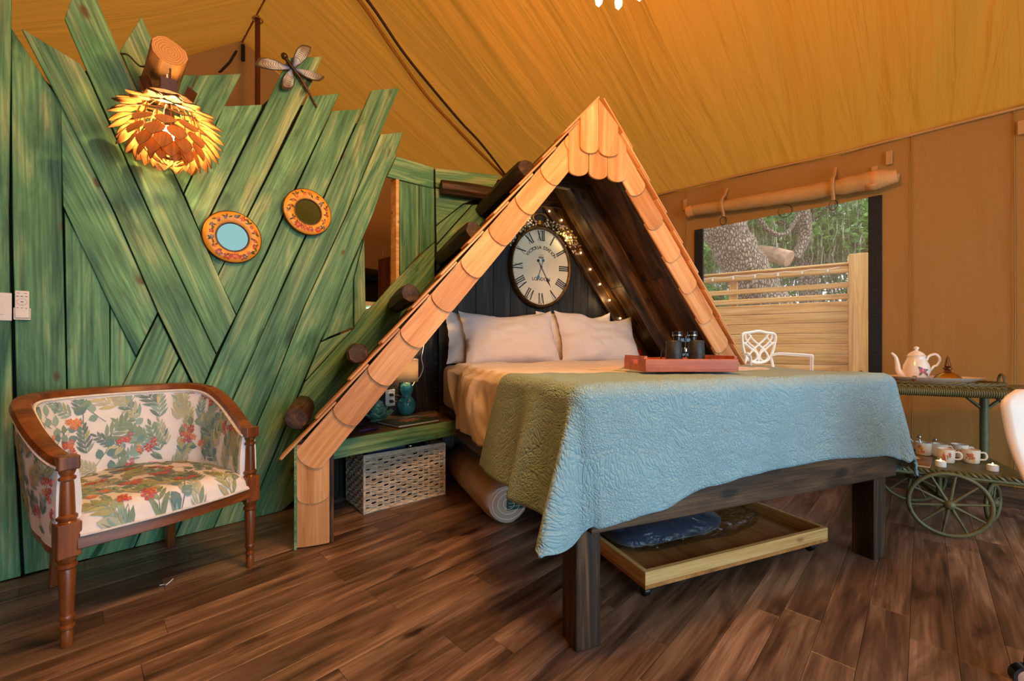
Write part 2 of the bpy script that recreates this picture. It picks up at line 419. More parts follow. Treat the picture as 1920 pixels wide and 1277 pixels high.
# window binding, screen, outside
win = struct('window_1', None, m=TENT)
fb = MB(); fb.box(WX0 - .045, WX0 + .03, WALL_N - .012, WALL_N + .02, WZ0, WZ1); build(fb, 'frame_strip', BLACKF, win, bevel=.003)
fb = MB(); fb.box(WX1 - .055, WX1 + .02, WALL_N - .012, WALL_N + .02, WZ0, WZ1); build(fb, 'frame_strip', BLACKF, win, bevel=.003)
fb = MB(); fb.box(WX0, WX1, WALL_N - .012, WALL_N + .02, WZ0 - .03, WZ0 + .03); build(fb, 'frame_strip', BLACKF, win, bevel=.003)
m_, nt_, b0 = newmat('insect_mesh')
b0.inputs['Base Color'].default_value = (0.5, 0.5, 0.47, 1); b0.inputs['Roughness'].default_value = 0.9
tr_ = nt_.nodes.new('ShaderNodeBsdfTransparent'); mx_ = nt_.nodes.new('ShaderNodeMixShader'); mx_.inputs[0].default_value = 0.14
nt_.links.new(tr_.outputs[0], mx_.inputs[1]); nt_.links.new(b0.outputs[0], mx_.inputs[2]); nt_.links.new(mx_.outputs[0], nt_.nodes['Material Output'].inputs['Surface'])
sc_ = MB(); sc_.box(WX0, WX1, WALL_N + .010, WALL_N + .011, WZ0, WZ1); build(sc_, 'screen', m_, win)

# far gable wall of the tent with its small window
RN, RZ_, GX = 1.008, 3.70, -4.34
LN = -1.2; KL = 0.75                                        # the left slope is steeper and shorter
gz0, gz1 = 0.86, 1.72
def on_gab(px, py): return TENTi @ hit(px, py, W * GX, W)
g0, g1 = on_gab(672, 520).y, on_gab(718, 520).y
gw = MB()
def roofz(y): return RZ_ - ((RZ_ - 2.47) / (WALL_N - RN) if y > RN else KL) * abs(y - RN)
def gab(y0, y1, z0, z1, n=6, top=False):
    def fn(i, j):
        y = lerp(y0, y1, i); z = lerp(z0, roofz(y) + .10 if top else z1, j)
        return (GX - 0.015 * fbm(y * 2, z * 1.3, 5), y, z)
    gw.grid(fn, n, 8)
gab(LN, g0, 0, 0, 20, True); gab(g1, WALL_N, 0, 0, 20, True); gab(g0, g1, 0, gz0); gab(g0, g1, gz1, 0, 6, True)
struct('wall_far', gw, WALLC, TENT, 80)
w2 = struct('window_2', None, m=TENT)
for y0, y1, z0, z1 in ((g1 - .05, g1 + .03, gz0, gz1 + .06), (g0 - .03, g0 + .03, gz0, gz1 + .06), (g0, g1, gz0 - .04, gz0)):
    q = MB(); q.box(GX + .01, GX + .03, y0, y1, z0, z1); build(q, 'frame_strip', BLACKF, w2)
q = MB(); q.tube([(GX + .08, g0 - .05, gz1 + .03), (GX + .08, g1 + .05, gz1 + .03)], .06, 14); q.box(GX + .02, GX + .04, g0, g1, gz1 - .26, gz1); build(q, 'rolled_blind', BLACKF, w2, smooth=50)
# hidden side and front of the tent (front stands open as the door)
q = MB(); q.grid(lambda i, j: (lerp(GX, 2.6, i), LN, lerp(0, roofz(LN), j)), 6, 2); struct('wall_outer', q, WALLC, TENT)
q = MB()
q.grid(lambda i, j: (2.6, lerp(LN, RN - 1.6, i), lerp(0, roofz(lerp(LN, RN - 1.6, i)), j)), 3, 2)
q.grid(lambda i, j: (2.6, lerp(RN - 1.6, WALL_N, i), lerp(2.3, max(roofz(lerp(RN - 1.6, WALL_N, i)), 2.31), j)), 6, 2)
struct('wall_front', q, WALLC, TENT)

# roof: two canvas slopes hanging in folds down from the ridge
def slope(sgn):
    def fn(i, j):
        x = lerp(GX, 2.6, i); t = j
        ze = zeave(x) if sgn > 0 else roofz(LN)
        z = lerp(RZ_, ze, t) - 0.07 * math.sin(PI * t) * (0.6 + 0.4 * math.sin(x * 2.4))
        env = 0.35 + 0.65 * math.sin(PI * min(t * 1.0, 1))
        z += (0.020 * math.sin(x * 6 + 3.5 * fbm(x * .7, t * 1.1, 2)) + 0.070 * fbm(x * 2.6 + .5 * t, t * .9, 7, 3) + 0.016 * fbm(x * 9 + t, t * 1.6, 4, 3)) * env
        return (x, RN + (WALL_N - RN + 0.03 if sgn > 0 else LN - RN - .01) * t, z - (.012 if t > .999 and sgn > 0 else 0))
    return fn
c1 = MB(); c1.grid(slope(1), 260, 40); struct('ceiling', c1, CANVAS, TENT, 80)
c2 = MB(); c2.grid(slope(-1), 120, 26); struct('ceiling', c2, CANVAS, TENT, 80)
rp = MB(); rp.tube([(GX, RN, RZ_ - .02), (2.6, RN, RZ_ - .02)], .007, 8)
struct('trim_1', rp, CANVAS, TENT, 60)
# dark seam cord running down the right slope
def on_slope(px, py, lift=0.05):
    s0 = TENT @ Vector((0, RN, RZ_)); s1 = TENT @ Vector((0, WALL_N, 2.44)); nrm = W.cross(s1 - s0).normalized()
    p = hit(px, py, s0, nrm); return p - nrm * (-lift if nrm.z < 0 else lift)
sp = [on_slope(*p) for p in ((640, -70), (700, 0), (762, 92), (826, 172), (868, 222), (905, 262), (948, 318), (968, 345))]
_r = TENTi @ sp[0]; sp = [TENT @ Vector((_r.x - .22, RN + .02, RZ_ - .05)), TENT @ Vector((_r.x - .10, (RN + _r.y) / 2, (RZ_ + _r.z) / 2 - .02))] + sp
q = MB(); q.tube(catmull(sp, 6), 0.011, 6); struct('trim_2', q, plain('seam_cord', C(52, 30, 12), 0.9), None, 60)
sp2 = [p + Vector((0.05, 0.0, 0.0)) for p in sp]
sp2 = [on_slope(px, py, .03) for px, py in ((622, -60), (680, 0), (742, 92), (800, 172), (850, 228), (900, 280), (950, 330))]
sp2 = [p + Vector((-.06, 0, 0)) for p in sp[:2]] + sp2
q = MB(); q.tube(catmull(sp2, 6), 0.014, 6); struct('trim_3', q, CANVAS, None, 60)

# tent pole behind the board wall
pp = TENT @ Vector((-3.869, RN, 0))
tp = thing('tent_pole', 'thin brown metal tent pole rising to the ridge behind the green boards', 'pole', T(pp.x, pp.y, 0))
q = MB(); q.lathe([(.019, 0), (.019, RZ_ - .05)], 12); build(q, 'pole', plain('brown_metal', C(92, 44, 22), .45, .3), tp, smooth=50)
q = MB(); q.tube([(.036 * math.cos(k * PI / 8), .036 * math.sin(k * PI / 8), RZ_ - .075) for k in range(16)], .007, 6, True); build(q, 'grommet', CHROME, tp, smooth=60)
q = MB(); q.lathe([(.05, 0), (.05, .012), (.022, .02)], 16); build(q, 'foot_plate', BLACKM, tp, smooth=40)
g2 = TENT @ Vector((GX + .06, RN, 0))
st = thing('strap_hook', 'short dark strap tied under the ridge behind the pole', 'strap', T(g2.x, g2.y, RZ_ - .06))
q = MB(); q.box(-.012, .012, -.02, .0, -.16, -.02); build(q, 'strap', BLACKF, st)
q = MB(); q.tube([(-.05, -.02, -.08), (-.09, -.05, -.2), (-.15, -.08, -.30), (-.22, -.1, -.36)], .009, 6); build(q, 'tie_cord', BLACKF, st, smooth=60)

# ------------------------------------------------------------------ green board partition
wl = struct('wall_left', None, m=WL)
def board(root, pts, off, mat, th=0.022, name='plank', chamf=0.0015):
    """pts: (x, z) outline in the root's wall plane; front face towards the room (-y)"""
    n = len(pts); best = (0, 0)
    for i in range(n):
        dx, dz = pts[(i + 1) % n][0] - pts[i][0], pts[(i + 1) % n][1] - pts[i][1]
        if dx * dx + dz * dz > best[0]: best = (dx * dx + dz * dz, math.atan2(dz, dx))
    th_ = best[1]; cx = sum(p[0] for p in pts) / n; cz = sum(p[1] for p in pts) / n
    ex = Vector((math.cos(th_), 0, math.sin(th_))); e2 = Vector((-math.sin(th_), 0, math.cos(th_)))
    m = Matrix(((ex.x, e2.x, 0, cx), (0, 0, -1, -off), (ex.z, e2.z, 0, cz), (0, 0, 0, 1)))
    loc = [((p[0] - cx) * ex.x + (p[1] - cz) * ex.z, (p[0] - cx) * e2.x + (p[1] - cz) * e2.z) for p in pts]
    q = MB(); q.prism(loc, 0, th)
    return build(q, name, mat, root, m, bevel=0.0022, seg=1)
BOARDS = [
 ([(-170, -60), (23, -60), (21, 0), (15, 400), (24, 800), (39, 1077), (-170, 1128)], .014),
 ([(21, 52), (115, 196), (116, 400), (124, 735), (129, 1054), (46, 1075), (32, 800), (23, 400)], .002),
 ([(121, 397), (160, 470), (205, 570), (206, 735), (206, 769), (132, 920), (127, 735)], -.004),
 ([(114, 195), (215, 402), (295, 586), (255, 668), (206, 571), (125, 400), (118, 384)], .006),
 ([(207, 574), (255, 671), (207, 768)], -.004),
 ([(296, 591), (335, 672), (309, 722), (178, 1015), (163, 1046), (132, 1054), (133, 922), (208, 770), (232, 720)], .0),
 ([(337, 675), (371, 744), (251, 1025), (166, 1045), (180, 1015), (312, 722)], .0),
 ([(40, 53), (150, 119), (164, 142), (243, 317), (281, 401), (405, 665), (374, 741), (297, 585), (217, 400), (112, 191)], .022),
 ([(121, 34), (140, -20), (174, -20), (182, 0), (221, 91), (254, 169), (332, 341), (442, 591), (406, 663), (283, 400), (164, 135)], .030),
 ([(225, 95), (265, 31), (365, 250), (333, 340)], -.022),
 ([(316, 140), (371, 141), (303, 278), (270, 205)], .001),
 ([(374, 141), (453, 138), (407, 226), (344, 361), (335, 343), (305, 279)], .001),
 ([(420, 199), (491, 196), (491, 202), (395, 399), (377, 439), (346, 364), (407, 230)], .003),
 ([(541, 108), (604, 106), (582, 163), (546, 232), (466, 399), (408, 516), (379, 441), (397, 401), (514, 167)], .001),
 ([(577, 181), (637, 175), (622, 206), (549, 360), (498, 475), (443, 589), (409, 518), (468, 401), (552, 234)], .003),
 ([(623, 208), (679, 204), (607, 367), (571, 444), (534, 525), (490, 629), (443, 732), (327, 1007), (253, 1024), (380, 732), (444, 592), (501, 476), (552, 362)], .001),
 ([(697, 169), (748, 165), (748, 168), (712, 252), (650, 400), (571, 572), (502, 748), (400, 987), (329, 1006), (445, 732), (537, 526), (609, 369), (681, 206)], .003),
 ([(714, 252), (754, 248), (754, 251), (741, 294), (723, 332), (700, 400), (658, 497), (615, 611), (600, 641), (568, 715), (520, 836), (464, 973), (402, 987), (504, 748), (573, 572), (652, 400)], .001),
 ([(681, 448), (662, 525), (662, 614), (618, 631), (604, 639), (660, 498)], -.004),
 ([(683, 448), (686, 582), (665, 612), (664, 525)], -.004),
 ([(602, 642), (660, 619), (573, 713)], -.005),
 ([(572, 718), (663, 618), (687, 583), (708, 565), (748, 519), (815, 455), (815, 526), (588, 806), (551, 764)], .001),
 ([(557, 752), (580, 778), (620, 770), (620, 880), (528, 954), (466, 972), (522, 838)], -.004),
 ([(744, 293), (813, 314), (813, 353), (726, 331)], .001),
 ([(749, 339), (785, 348), (785, 478), (751, 516)], .001),
 ([(787, 348), (814, 354), (815, 453), (787, 477)], .002),
]
for poly, off in BOARDS:
    pts = []
    for p in poly:
        w = on_wl(p[0], p[1], off + .022); z = w.z
        if p[1] > 930: z = 0.003                      # boards stand on the floor
        pts.append((w.x, z))
    board(wl, pts, off, GREEN)
bk = MB()
bp_ = [on_wl(*p) for p in ((-170, -50), (15, -40), (18, 90), (60, 125), (130, 190), (175, 100), (250, 190), (300, 190), (372, 165), (435, 160), (412, 222), (480, 206), (545, 150), (590, 120), (566, 195), (625, 190), (604, 250), (665, 230), (690, 225), (718, 215), (712, 275), (690, 400), (672, 460), (678, 580), (640, 625), (570, 790))]
bk.prism([(p.x, p.z) for p in bp_] + [(.75, .0), (bp_[0].x, .0)], -.012, -.006)
build(bk, 'backing', plain('dark_backing', C(16, 20, 14), .9), wl, Matrix(((1, 0, 0, 0), (0, 0, -1, 0.012), (0, 1, 0, 0), (0, 0, 0, 1))))  # dark sheet added behind the boards so their gaps read black
q = MB(); p = on_wl(745, 340); p2 = on_wl(749, 560); q.box(p.x - .02, p.x + .004, -.02, .06, p2.z - .2, p.z + .02); build(q, 'stud', PINE, wl, bevel=.002)
# dark boards of the same partition inside the hut
s = 0.21
while s < 1.07:
    s1 = min(s + 0.142, 1.075)
    zz = [zr((BEDi @ (A0 + AX * q_)).x) - 0.02 for q_ in (s, s1)]
    board(wl, [(s + .001, .003), (s1 - .001, .003), (s1 - .001, zz[1]), (s + .001, zz[0])], .0035, DARKW, .02)
    s = s1

q = MB(); q.box(1.062, 1.15, .002, .07, .003, 2.33); build(q, 'corner_post', DARKW, wl)  # added dark filler, stops light leaking through the open wall corner
# ------------------------------------------------------------------ back wall: charred boards inside the hut, green boards above
wbk = struct('wall_back', None, m=BED @ T(0, VB, 0))
u = 0.0
while u < 2.0:
    u1 = u + 0.147
    zz = [zr(x) - 0.07 for x in (u, u1)]
    pts = [(u + .001, .003), (u1 - .001, .003), (u1 - .001, zz[1]), (u + .001, zz[0])]
    if u < UC < u1: pts.insert(3, (UC, zr(UC) - .07))
    board(wbk, pts, 0, DARKW, .02); u = u1
q = MB(); q.prism([(-.03, 1.2), (.75, 1.2), (.56, 2.33), (-.03, 2.33)], -.008, -.002); build(q, 'backing', bpy.data.materials['dark_backing'], wbk, Matrix(((1, 0, 0, 0), (0, 0, -1, 0), (0, 1, 0, 0), (0, 0, 0, 1))))  # added dark sheet keeps lit canvas from showing through the board gaps
for poly in ([(816, 315), (938, 329), (925, 352), (906, 368), (817, 351)], [(817, 353), (904, 369), (868, 382), (818, 422)], [(870, 383), (884, 384), (819, 457), (818, 424)], [(886, 385), (915, 380), (905, 425), (819, 508), (819, 460)]):
    board(wbk, [(lambda w: (w.x, w.z))(on_bed(p[0], p[1], VB - .02)) for p in poly], .0, GREEN, .02)

# ================================================================== A-FRAME HUT OVER THE BED
hut = thing('bed_canopy', 'A-shaped wooden hut with cedar shingle front and dark interior over the bed head', 'bed canopy', BED)
def KS(sgn):
    s = SLR if sgn > 0 else SL
    return math.sqrt(1 + s * s), s
def rafter(v0, v1, o, w, uf, sgn, name='rafter', mat=DARKB, bev=.004):
    """bar along one slope: o = distance below the roof line, w = depth; built with X along the slope"""
    K, SS = KS(sgn); dxy = Vector((sgn / K, 0, -SS / K)); nin = Vector((-sgn * SS / K, 0, -1 / K))
    L_ = abs(uf - UC) * K
    m = Matrix(((dxy.x, 0, nin.x, UC), (0, -sgn, 0, 0), (dxy.z, 0, nin.z, ZA), (0, 0, 0, 1)))
    q = MB(); a0 = o * SS; a1 = (o + w) * SS
    q.add([(a0, -sgn * v0, o), (L_, -sgn * v0, o), (L_, -sgn * v0, o + w), (a1, -sgn * v0, o + w),
           (a0, -sgn * v1, o), (L_, -sgn * v1, o), (L_, -sgn * v1, o + w), (a1, -sgn * v1, o + w)],
          [(0, 1, 2, 3), (7, 6, 5, 4), (0, 4, 5, 1), (1, 5, 6, 2), (2, 6, 7, 3), (3, 7, 4, 0)])
    return build(q, name, mat, hut, m, bevel=bev, seg=1)
UFL, UFR = -0.875, 2.27
for v0, v1, w in ((VF, VF + .04, .108), (1.56, 1.605, .15), (1.99, 2.03, .14)):
    ufr = UFR if v0 < 1.5 else (2.20 if v0 < 1.9 else 2.0)
    ufl = UFL if v0 < 1.5 else (-.62 if v0 < 1.9 else -.05)
    rafter(v0, v1, .028, w, ufl, -1); rafter(v0, v1, .028, w, ufr, 1)
    q = MB(); zc = 2.135 if v0 > 1.5 else 2.2
    h = (ZA - zc) / SL - .05; h2 = (ZA - zc) / SLR - .05
    q.box(UC - h, UC + h2, v0 - .004, v1 - .006, zc, zc + .11); build(q, 'collar_tie', DARKB, hut, bevel=.003, seg=1)
def roof_piece(poly, sgn, name='roof_panel', mat=DARKB):
    K, SS = KS(sgn); dxy = Vector((sgn / K, 0, -SS / K)); nin = Vector((-sgn * SS / K, 0, -1 / K))
    m = Matrix(((dxy.x, 0, nin.x, UC), (0, -sgn, 0, 0), (dxy.z, 0, nin.z, ZA), (0, 0, 0, 1)))
    q = MB(); q.prism([(abs(u - UC) * K, -sgn * v) for u, v in poly], .004, .026)
    return build(q, name, mat, hut, m)
um = -0.05
roof_piece([(UC - .01, VF), (UC - .01, VB - .022), (um, VB - .022), (um, VF)], -1)
roof_piece([(um - .002, VF), (um - .002, VB - .025), (-.12, VB - .02), (-.87, 1.80), (-.87, VF)], -1)
roof_piece([(UC + .01, VF), (UC + .01, VB), (1.55, VB), (1.55, VF)], 1)
roof_piece([(1.552, VF), (1.552, VB), (2.00, VB), (2.26, 1.6), (2.26, VF)], 1)
# posts under the eaves
q = MB(); q.box(-.885, -.725, VF, VF + .05, 0.002, .52); build(q, 'post', DARKZ, hut, bevel=.003)
q = MB(); q.box(-.897, -.886, VF - .028, VF + .05, 0.002, .50); build(q, 'edge_strip', GREEN, hut)['label'] = 'teal painted edge strip'
q = MB(); q.box(-.885, -.865, VF + .055, 1.66, 0.002, .50); build(q, 'side_panel', DARKW, hut)
q = MB(); q.box(2.14, 2.265, VF, VF + .05, 0.002, .46); build(q, 'post', DARKZ, hut, bevel=.003)
# cedar shingles
def shingle_mesh(L_, w, th, round_=0.55):
    q = MB(); pts = [(0, -w / 2), (L_ - w * round_ * .5, -w / 2)]
    for k in range(1, 10):
        a = -PI / 2 + PI * k / 10; pts.append((L_ - w * round_ * .5 + math.cos(a) * w * round_ * .5, math.sin(a) * w / 2))
    pts += [(L_ - w * round_ * .5, w / 2), (0, w / 2)]
    q.prism(pts, 0, th); me = q.mesh('shingle'); me.materials.append(SHING); return me
SHW = .144
sme = shingle_mesh(.325, SHW, .011)
pitch = .252
for sgn, off0 in ((-1, .10), (1, .06)):
    K, SS = KS(sgn); dxy = Vector((sgn / K, 0, -SS / K)); nin = Vector((-sgn * SS / K, 0, -1 / K)); out = Vector((0, -1, 0))
    y_ = out.cross(dxy)
    for k in range(10):
        d0 = off0 + k * pitch; c = Vector((UC, VF - .004, ZA)) + dxy * d0 + nin * (SHW / 2 + .004)
        tilt = .016 / .325
        dx = (dxy + out * tilt).normalized(); nz = dx.cross(y_)
        m = Matrix(((dx.x, y_.x, nz.x, c.x), (dx.y, y_.y, nz.y, c.y), (dx.z, y_.z, nz.z, c.z), (0, 0, 0, 1)))
        if d0 + .33 < (2.70 if sgn < 0 else 2.56): link('shingle', sme, None, hut, m)
    # shingles lying on the roof, their butts showing along the verge
    eme = shingle_mesh(.36, .15, .010, .2) if sgn == -1 else eme
    for k in range(11):
        d0 = .02 + k * .236; c = Vector((UC, VF + .025, ZA)) + dxy * d0 - nin * .001
        dx = (dxy - nin * .055).normalized(); yy = Vector((0, 1, 0)) if sgn < 0 else Vector((0, -1, 0)); nz = dx.cross(yy)
        if nz.z < 0: yy = -yy; nz = dx.cross(yy)
        m = Matrix(((dx.x, yy.x, nz.x, c.x), (dx.y, yy.y, nz.y, c.y), (dx.z, yy.z, nz.z, c.z), (0, 0, 0, 1)))
        link('shingle', eme, None, hut, m)
pme_ = shingle_mesh(.29, .142, .011, .6)
pdn = Matrix(((0, 1, 0, -.815), (0, 0, -1, VF - .004), (-1, 0, 0, .50), (0, 0, 0, 1)))
link('shingle', pme_, None, hut, pdn @ T(.0, 0, 0.006)); link('shingle', shingle_mesh(.29, .142, .011, .05), None, hut, pdn @ T(.205, 0, 0))
def plate(pts_px, v, arc):
    """apex plate: straight top outline, arc of pixels closing it"""
    pts = [on_bed(x, y, v) for x, y in pts_px]
    (ax, ay), (bx, by), dip = arc
    A_, B_ = on_bed(ax, ay, v), on_bed(bx, by, v)
    for k in range(0, 13):
        t = k / 12; a = PI * t
        c = (A_ + B_) / 2 + (A_ - B_) / 2 * math.cos(a)
        pts.append(Vector((c.x, 0, lerp(A_.z, B_.z, (1 - math.cos(a)) / 2) - dip * math.sin(a) ** .8)))
    cx = sum(p.x for p in pts) / len(pts); cz = sum(p.z for p in pts) / len(pts)
    q = MB(); q.prism([(-(p.z - cz), (p.x - cx)) for p in pts], 0, .012)
    build(q, 'shingle', SHING, hut, Matrix(((0, 1, 0, cx), (0, 0, -1, v), (-1, 0, 0, cz), (0, 0, 0, 1))))
plate([(1101, 206), (1065, 243)], VF - .024, ((1065, 316), (1101, 318), .045))
plate([(1137, 225), (1103, 204)], VF - .024, ((1103, 322), (1137, 325), .045))
plate([(1172, 276), (1158, 252), (1138, 226)], VF - .024, ((1138, 328), (1172, 330), .045))
plate([(1120, 187), (1087, 221)], VF - .042, ((1087, 273), (1120.5, 276), .045))
plate([(1157, 237), (1121, 188)], VF - .042, ((1121.5, 279), (1157, 283), .045))
# logs lying across the left slope
for u_, z_, r_ in ((-.90, .615, .062), (-.611, .935, .058), (-.344, 1.262, .056), (.0145, 1.645, .058), (.345, 2.055, .060)):
    s_ = (u_ + 1.04) / .928; ve = min(1.657 + .373 * s_ - .03, VB - .03)
    q = MB(); R2 = random.Random(int(z_ * 100))
    ang = [(2 * PI * k / 9 + R2.uniform(-.15, .15), R2.uniform(.88, 1.1)) for k in range(9)]
    v_s = 1.19 if u_ > -.5 else 1.17
    nn = 9; vs = []; steps = [v_s - .01, v_s + .012, v_s + .2, ve]; sc__ = [.86, 1, 1.03, .98]
    for st_, sca in zip(steps, sc__):
        for a, rr in ang: vs.append((st_ - v_s, math.cos(a) * r_ * rr * sca + .006 * math.sin(st_ * 9), math.sin(a) * r_ * rr * sca))
    fs = [tuple(range(nn - 1, -1, -1))] + [(i * nn + k, i * nn + (k + 1) % nn, (i + 1) * nn + (k + 1) % nn, (i + 1) * nn + k) for i in range(3) for k in range(nn)] + [tuple(range(3 * nn, 4 * nn))]
    q.add(vs, fs)
    build(q, 'log', LOGW, hut, Matrix(((0, -1, 0, u_), (1, 0, 0, v_s), (0, 0, 1, z_), (0, 0, 0, 1))), smooth=35)
q = MB(); q.tube([(0, 0, 0), (.2, 0, .004), (.42, 0, 0)], [.055, .058, .056], 9); build(q, 'log', LOGW, hut, T(.0, VB - .09, 2.165), smooth=35)
# corner shelf between the hut post and the bed
sh = thing('corner_shelf', 'low corner shelf with teal painted front board and dark top beside the bed', 'shelf', WL)
f0 = WLi @ Vector((-.907, 2.139, 0)); f1 = WLi @ Vector((-.364, 2.738, 0))
q = MB(); q.prism([(f0.x, f0.y + .02), (f1.x + .0, f1.y + .02), (f1.x + .16, -.03), (f0.x + .18, -.03), (f0.x, f0.y + .3)], .462, .486); build(q, 'shelf_top', DARKB, sh)
dv = (f1 - f0); q = MB(); q.box(0, dv.length, 0, .022, -.046, .046)
build(q, 'front_board', GREEN, sh, frame((f0.x, f0.y, .443), (dv.x, dv.y, 0), (-dv.y, dv.x, 0)), bevel=.002)
q = MB(); q.box(f0.x + .05, f1.x + .1, -.055, -.028, .38, .46); build(q, 'wall_cleat', DARKB, sh)

# ================================================================== BED
bed = thing('bed', 'dark stained wooden bed frame with square posts and knotty foot rail', 'bed', BED)
for u_, v_ in ((0, 0), (1.55, 0), (0, 1.93), (1.55, 1.93)):
    q = MB(); q.box(u_, u_ + .092, v_, v_ + .092, 0.001, .40 if u_ else .45); build(q, 'leg', DARKZ, bed, bevel=.005)
def rail(x0, x1, y0, y1, z0, z1, name, alongy=False):
    q = MB()
    if alongy:
        L_ = y1 - y0; q.box(0, L_, -(x1 - x0), 0, 0, z1 - z0)
        build(q, name, DARKB, bed, Matrix(((0, -1, 0, x0), (1, 0, 0, y0), (0, 0, 1, z0), (0, 0, 0, 1))), bevel=.003)
    else:
        q.box(0, x1 - x0, 0, y1 - y0, 0, z1 - z0); build(q, name, DARKB, bed, T(x0, y0, z0), bevel=.003)
rail(.034, 1.645, -.036, .001, .385, .525, 'foot_rail')
rail(-.002, .036, .094, 2.03, .385, .515, 'side_rail', True); rail(1.606, 1.644, .094, 2.03, .385, .515, 'side_rail', True)
rail(.05, 1.6, 1.99, 2.03, .385, .515, 'head_rail')
for k in range(9): rail(.037, 1.605, .16 + k * .22, .25 + k * .22, .49, .508, 'slat')

def rbox(x0, x1, y0, y1, z0, z1, r, seg=4, puff=0.0):
    me = bpy.data.meshes.new('t'); bm = bmesh.new(); bmesh.ops.create_cube(bm, size=1)
    for v in bm.verts: v.co = Vector((lerp(x0, x1, v.co.x + .5), lerp(y0, y1, v.co.y + .5), lerp(z0, z1, v.co.z + .5)))
    bmesh.ops.bevel(bm, geom=bm.edges[:], offset=r, segments=seg, profile=.5, affect='EDGES')
    bmesh.ops.subdivide_edges(bm, edges=[e for e in bm.edges if e.calc_length() > .15], cuts=8, use_grid_fill=True)
    q = MB(); bm.verts.index_update()
    for v in bm.verts:
        p = v.co.copy(); q.v.append(p); q.c.append((1, 1, 1, 1))
    q.f = [tuple(v.index for v in f.verts) for f in bm.faces]; bm.free(); bpy.data.meshes.remove(me)
    return q
mat_ = tag(build(rbox(.02, 1.625, .0, 2.03, .51, .832, .055), 'mattress', SHEET, None, BED, smooth=60),
           'thick mattress in a pale fitted sheet on the dark wooden bed frame', 'mattress')

def cloth(nu, nv, cuf, cvf, u0, u1, v0, ztop, r, flare, topn, warp=False):
    """cloth laid over the bed box: hangs over the left (u<u0), right (u>u1) and foot (v<v0) edges"""
    q = MB()
    def fn(i, j):
        cu = cuf(i); cv = cvf(i, j, cu)
        a, b = u0 + r, u1 - r; c = v0 + r
        du = (cu - a) if cu < a else ((cu - b) if cu > b else 0.0); dv = min(cv - c, 0.0)
        bu = min(max(cu, a), b); bv = max(cv, c)
        rho = math.hypot(du, dv); zt = ztop + topn(bu, bv)
        if rho < 1e-9: return (bu, bv, zt)
        dx, dy = du / rho, dv / rho
        if warp and du and dv:
            ph = math.atan2(-dv, abs(du)); s2 = math.sin(2 * ph) ** 2
            if du < 0: ph = PI / 2 * (ph / (PI / 2)) ** 1.6; rho = rho if rho < .40 else .40 + .13 * math.tanh((rho - .40) / .13)
            else: rho *= 1 - .26 * s2
            dx, dy = math.copysign(math.cos(ph), du), -math.sin(ph)
        if rho < r * PI / 2: out, dn = r * math.sin(rho / r), r * (1 - math.cos(rho / r))
        else:
            h = rho - r * PI / 2
            fl = flare(cu, cv, dx, dy, h)
            out, dn = r + fl, r + h * math.sqrt(max(1 - min((fl / max(h, .02)) ** 2, .6), .3))
        return (bu + dx * out, bv + dy * out, zt - dn)
    q.grid(fn, nu, nv); return q
# ---- top sheet, hanging and tucked at the left
def s_cu(i): return lerp(-.37, 1.66 + .30, i)
def s_cv(i, j, cu): return lerp(.42 + min(max(-cu, 0), .1) * 2.4, 1.60 + .05 * math.sin(cu * 4) - (.10 * max(0, -cu) / .37), j)
def s_fl(cu, cv, dx, dy, h):
    kk = min(max((cv - .55) / .35, .12), 1); return kk * s_fl0(cu, cv, dx, dy, h)
def s_fl0(cu, cv, dx, dy, h):
    H = .33; t = min(h / H, 1)
    w = .014 + .045 * math.sin(PI * min(t * .8 + .2, 1)) * (0.6 + 0.5 * math.sin(cv * 11 + 2)) + .022 * fbm(cv * 7 + cu * 1.2, cu * 2.2, 4) * (t + .3)
    w += .012 * math.sin(cv * 34 + 7 * fbm(cv * 3, cu * 2, 1)) * (.3 + t)
    return max(w, .004)
def s_top(u, v): return .010 + .012 * fbm(u * 3, v * 4, 2) + .016 * math.exp(-((v - 1.53) / .05) ** 2) + .010 * math.exp(-((v - 1.30) / .09) ** 2) + .006 * math.sin(v * 40 + 5 * fbm(u * 2, v, 8)) * (0.4 + .6 * max(0, 1 - u * 2))
sh_ = build(cloth(150, 90, s_cu, s_cv, .0, 1.645, -1, .838, .045, s_fl, s_top), 'bed_sheet', SHEET, None, BED, smooth=80, solid=.004)
tag(sh_, 'rumpled pale top sheet draped over the left side of the mattress', 'sheet')
# ---- quilt
QW = 1.66
def q_cu(i): return lerp(-.455, QW + .44, i)
def q_cv(i, j, cu):
    df = table(cu, [-.4, 0, .25, .5, 1.1, 1.45, 1.72, 2.1], [.43, .43, .415, .365, .335, .35, .40, .42])
    head = (.60 + .30 * min(max(cu, 0), 1.2) + .25 * max(0, cu - 1.2)) if cu > 0 else .60 + .38 * (-cu)
    return lerp(-.03 - df, head, j)
def q_fl(cu, cv, dx, dy, h):
    t = h / .4
    if abs(dx) > 1e-6 and dy < -1e-6:
        ph = math.atan2(-dy, abs(dx)); s2 = math.sin(2 * ph)
        if dx < 0: k = .05 + .34 * math.exp(-((ph - .45) / .30) ** 2)
        else: k = .10 + .10 * s2
        return h * k + .006 * t * fbm(cu * 7, cv * 7, 3)
    if dy < -1e-6:
        return h * (.05 + .03 * math.sin(cu * 5.2 + .8) + .02 * math.sin(cu * 13)) + .006 * t * fbm(cu * 5, cv * 5, 1)
    if dx < 0: return h * (.07 + .22 * math.exp(-((cv - .24) / .08) ** 2) + .10 * max(0, min((cv - .34) / .1, 1)) * (.7 + .3 * math.sin(cv * 14))) + .008 * t * fbm(cv * 6, cu * 3, 6)
    return h * (.10 + .03 * math.sin(cv * 7))
def q_top(u, v): return .006 + .010 * fbm(u * 2.6, v * 3, 5) + .012 * math.sin(v * 6 + u * 2) * .4
